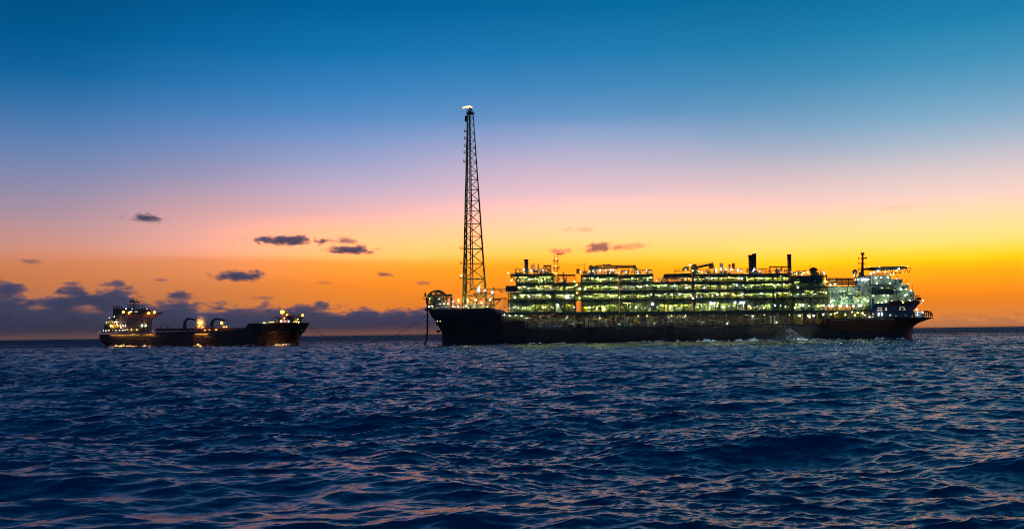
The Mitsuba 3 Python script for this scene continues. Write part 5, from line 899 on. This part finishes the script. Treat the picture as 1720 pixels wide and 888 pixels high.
for k in range(8): tl(452 + 1.2 * k, 540.8, .6, .22, SODIUM, 14)
# light lines of the deck edge
# ------------------------------------------------------------------ mooring rope between the ships
pa, pb = ft.world(t3(511, 541.5, TC)), fp.world(tw(717.5, 528, 10)); mb = MB(); N_ = 48; pts = []
for k in range(N_ + 1):
    u = k / N_; p = pa * (1 - u) + pb * u; p[2] -= 4 * 19.0 * u * (1 - u); pts.append(p)
mb.path(pts, .14, 6); obj('mooring_rope', mb, 'rubber', None, label='long thin mooring rope sagging between the two ships', cat='rope')

# ------------------------------------------------------------------ wash along the hulls, spray and steam
def wash(fr, s0, s1, w_out, hmax, seed, name, text, env):
    S_, W_ = np.meshgrid(np.arange(s0, s1, .45), np.arange(0, w_out, .45), indexing='ij'); P = np.stack([S_, W_, 0 * S_], -1)
    n = meshkit.fbm(P * .22, 4, seed) * .6 + meshkit.fbm(P * .9, 3, seed + 1) * .4; e = env(S_)
    h = (n - .42) * 3.2 * hmax * np.exp(-W_ / (w_out * .4)) * e - .25 * (1 - e) - .1 * W_ / w_out
    gx, gy, gz = (fr.world(np.stack([S_, -.05 - W_, h], -1).reshape(-1, 3))).T; _, _, dz = sea_offset(gx, gy, np.full(len(gx), 1.5))
    v = np.stack([gx, gy, gz + dz * .8], -1); a, b = S_.shape; i, j = np.meshgrid(np.arange(a - 1), np.arange(b - 1), indexing='ij')
    f = np.stack([i * b + j, i * b + j + 1, (i + 1) * b + j + 1, (i + 1) * b + j], -1).reshape(-1, 4)
    obj(name, (v, f), 'foam_white', None, smooth=True, label=text, kind='stuff')
plain('foam_white', (.78, .84, .84), .8)
bump_ = lambda x, c, r: np.exp(-((x - c) / r) ** 2)
sx = lambda px: S(px, 575)[0]
wash(fp, sx(846), sx(1528), 7.0, 2.9, 31, 'foam', 'pale wash along the waterline of the production ship', lambda x: np.clip(.30 + .5 * bump_(x, sx(1340), 60) + .35 * bump_(x, sx(1180), 40) + .25 * bump_(x, sx(900), 18) + .2 * bump_(x, sx(1480), 25), 0, 1.1))
tx_ = lambda px: t3(px, 580)[0]
wash(ft, tx_(184), tx_(488), 6.0, 3.8, 41, 'foam', 'thin wash along the waterline of the tanker', lambda x: np.clip(.22 + .7 * bump_(x, tx_(205), 12) + .6 * bump_(x, tx_(248), 9) + .8 * bump_(x, tx_(337), 8) + .8 * bump_(x, tx_(478), 12), 0, 1.1))
mb = MB(); s_ = S(862, 545, -.5)[0] # unseen light strips added to shine down the hulls and wash
strip(f'{SHIP}__added_overside_light', fp, s_ - 7, s_ + 7, -1.4, z1 - .1, (1.0, .62, .22), 16)
for px0, px1, pw in ((890, 985, 3), (1000, 1120, 5), (1130, 1250, 9), (1255, 1375, 16), (1392, 1500, 5)):
    a_, b_ = S(px0, 550)[0], S(px1, 550)[0]; strip(f'{SHIP}__added_overside_light', fp, a_, b_, -3.0 if px0 < 1380 else -4.2, (zdeck if px0 < 1380 else zbow) - .75, (.74, 1.0, .60), pw)
    for x in cells(a_, b_, 9): mb.box((x - .1, -3.2, zdeck - .58), (x + .1, -.3, zdeck - .42))
part('overside_bracket', mb, 'hull_red', kind='stuff')
for px0, px1, pw in ((186, 236, 90), (241, 260, 110), (327, 348, 210), (452, 490, 260)):  # added amber strips, out of sight, for the tanker side and wash
    a_, b_ = t3(px0, 558)[0], t3(px1, 558)[0]; strip(f'{TK}__added_overside_light', ft, a_, b_, -.6 if px0 < 400 else -.9, ztd - .5, (1.0, .45, .05), pw)
def vapour(name, fr, c, size, fn, scale, albedo, text, n=(40, 24, 40)):
    g = np.meshgrid(*[np.linspace(0, 1, k) for k in n], indexing='ij'); d = np.clip(fn(*g), 0, 1); e = np.minimum.reduce([np.minimum(x, 1 - x) for x in g]); d = d * np.clip(e / .06, 0, 1)
    X_ = np.eye(4); X_[:3, 0], X_[:3, 1], X_[:3, 2] = fr.ex * size[0], fr.ey * size[1], fr.ez * size[2]; X_[:3, 3] = fr.world([np.array(c) - [size[0] / 2, size[1] / 2, 0]])[0]
    C_ = X_ @ np.array([[.5, 0, 0, .5], [0, .5, 0, .5], [0, 0, .5, .5], [0, 0, 0, 1]])
    scene[name + '_air'] = {'type': 'heterogeneous', 'albedo': {'type': 'rgb', 'value': albedo}, 'scale': scale, 'sigma_t': {'type': 'gridvolume', 'grid': mi.VolumeGrid(np.ascontiguousarray(d.transpose(2, 1, 0)[..., None].astype(np.float32))), 'to_world': T4(X_.tolist())}}
    scene[name] = {'type': 'cube', 'to_world': T4(C_.tolist()), 'bsdf': {'type': 'null'}, 'interior': {'type': 'ref', 'id': name + '_air'}}; say(name, text, None, None, 'stuff')
def spray_fn(x, y, z):
    n = meshkit.fbm(np.stack([x * 6, y * 3, z * 4], -1), 4, 5); peak = bump_(x, .62 - z * .08, .07 + .22 * (1 - z) ** 2); low = bump_(x, .45, .4) * np.clip(1 - z * 2.6, 0, 1) * .5
    return (peak * (1 - z) ** .7 * .9 + low) * np.clip(n * 2 - .35, 0, 1) * np.clip(1.2 - np.abs(y - .6) * 2, 0, 1)
vapour('spray', fp, [sx(1318), -4.2, -.3], (46, 8, 9.5), spray_fn, .16, [.97, .98, .99], 'pale spray drifting up the hull of the production ship')
def steam_fn(x, y, z):
    n = meshkit.fbm(np.stack([x * 5, y * 4, z * 4 + 3], -1), 4, 15)
    return (np.exp(-(((x - .42 - z * .18) / (.10 + .12 * z)) ** 2 + ((y - .5) / .3) ** 2)) * (1 - z) ** .6 * np.clip(n * 1.9 - .35, 0, 1) + .30 * np.exp(-(((x - .45) / .2) ** 2 + ((z - .42) / .22) ** 2 + ((y - .5) / .35) ** 2)))
b_ = t3(337, 554, -2); vapour('steam', ft, [b_[0] + 1, -2.2, b_[2]], (18, 9, 17), steam_fn, .42, [.985, .985, .985], 'amber lit steam rising round the strongest deck light of the tanker')
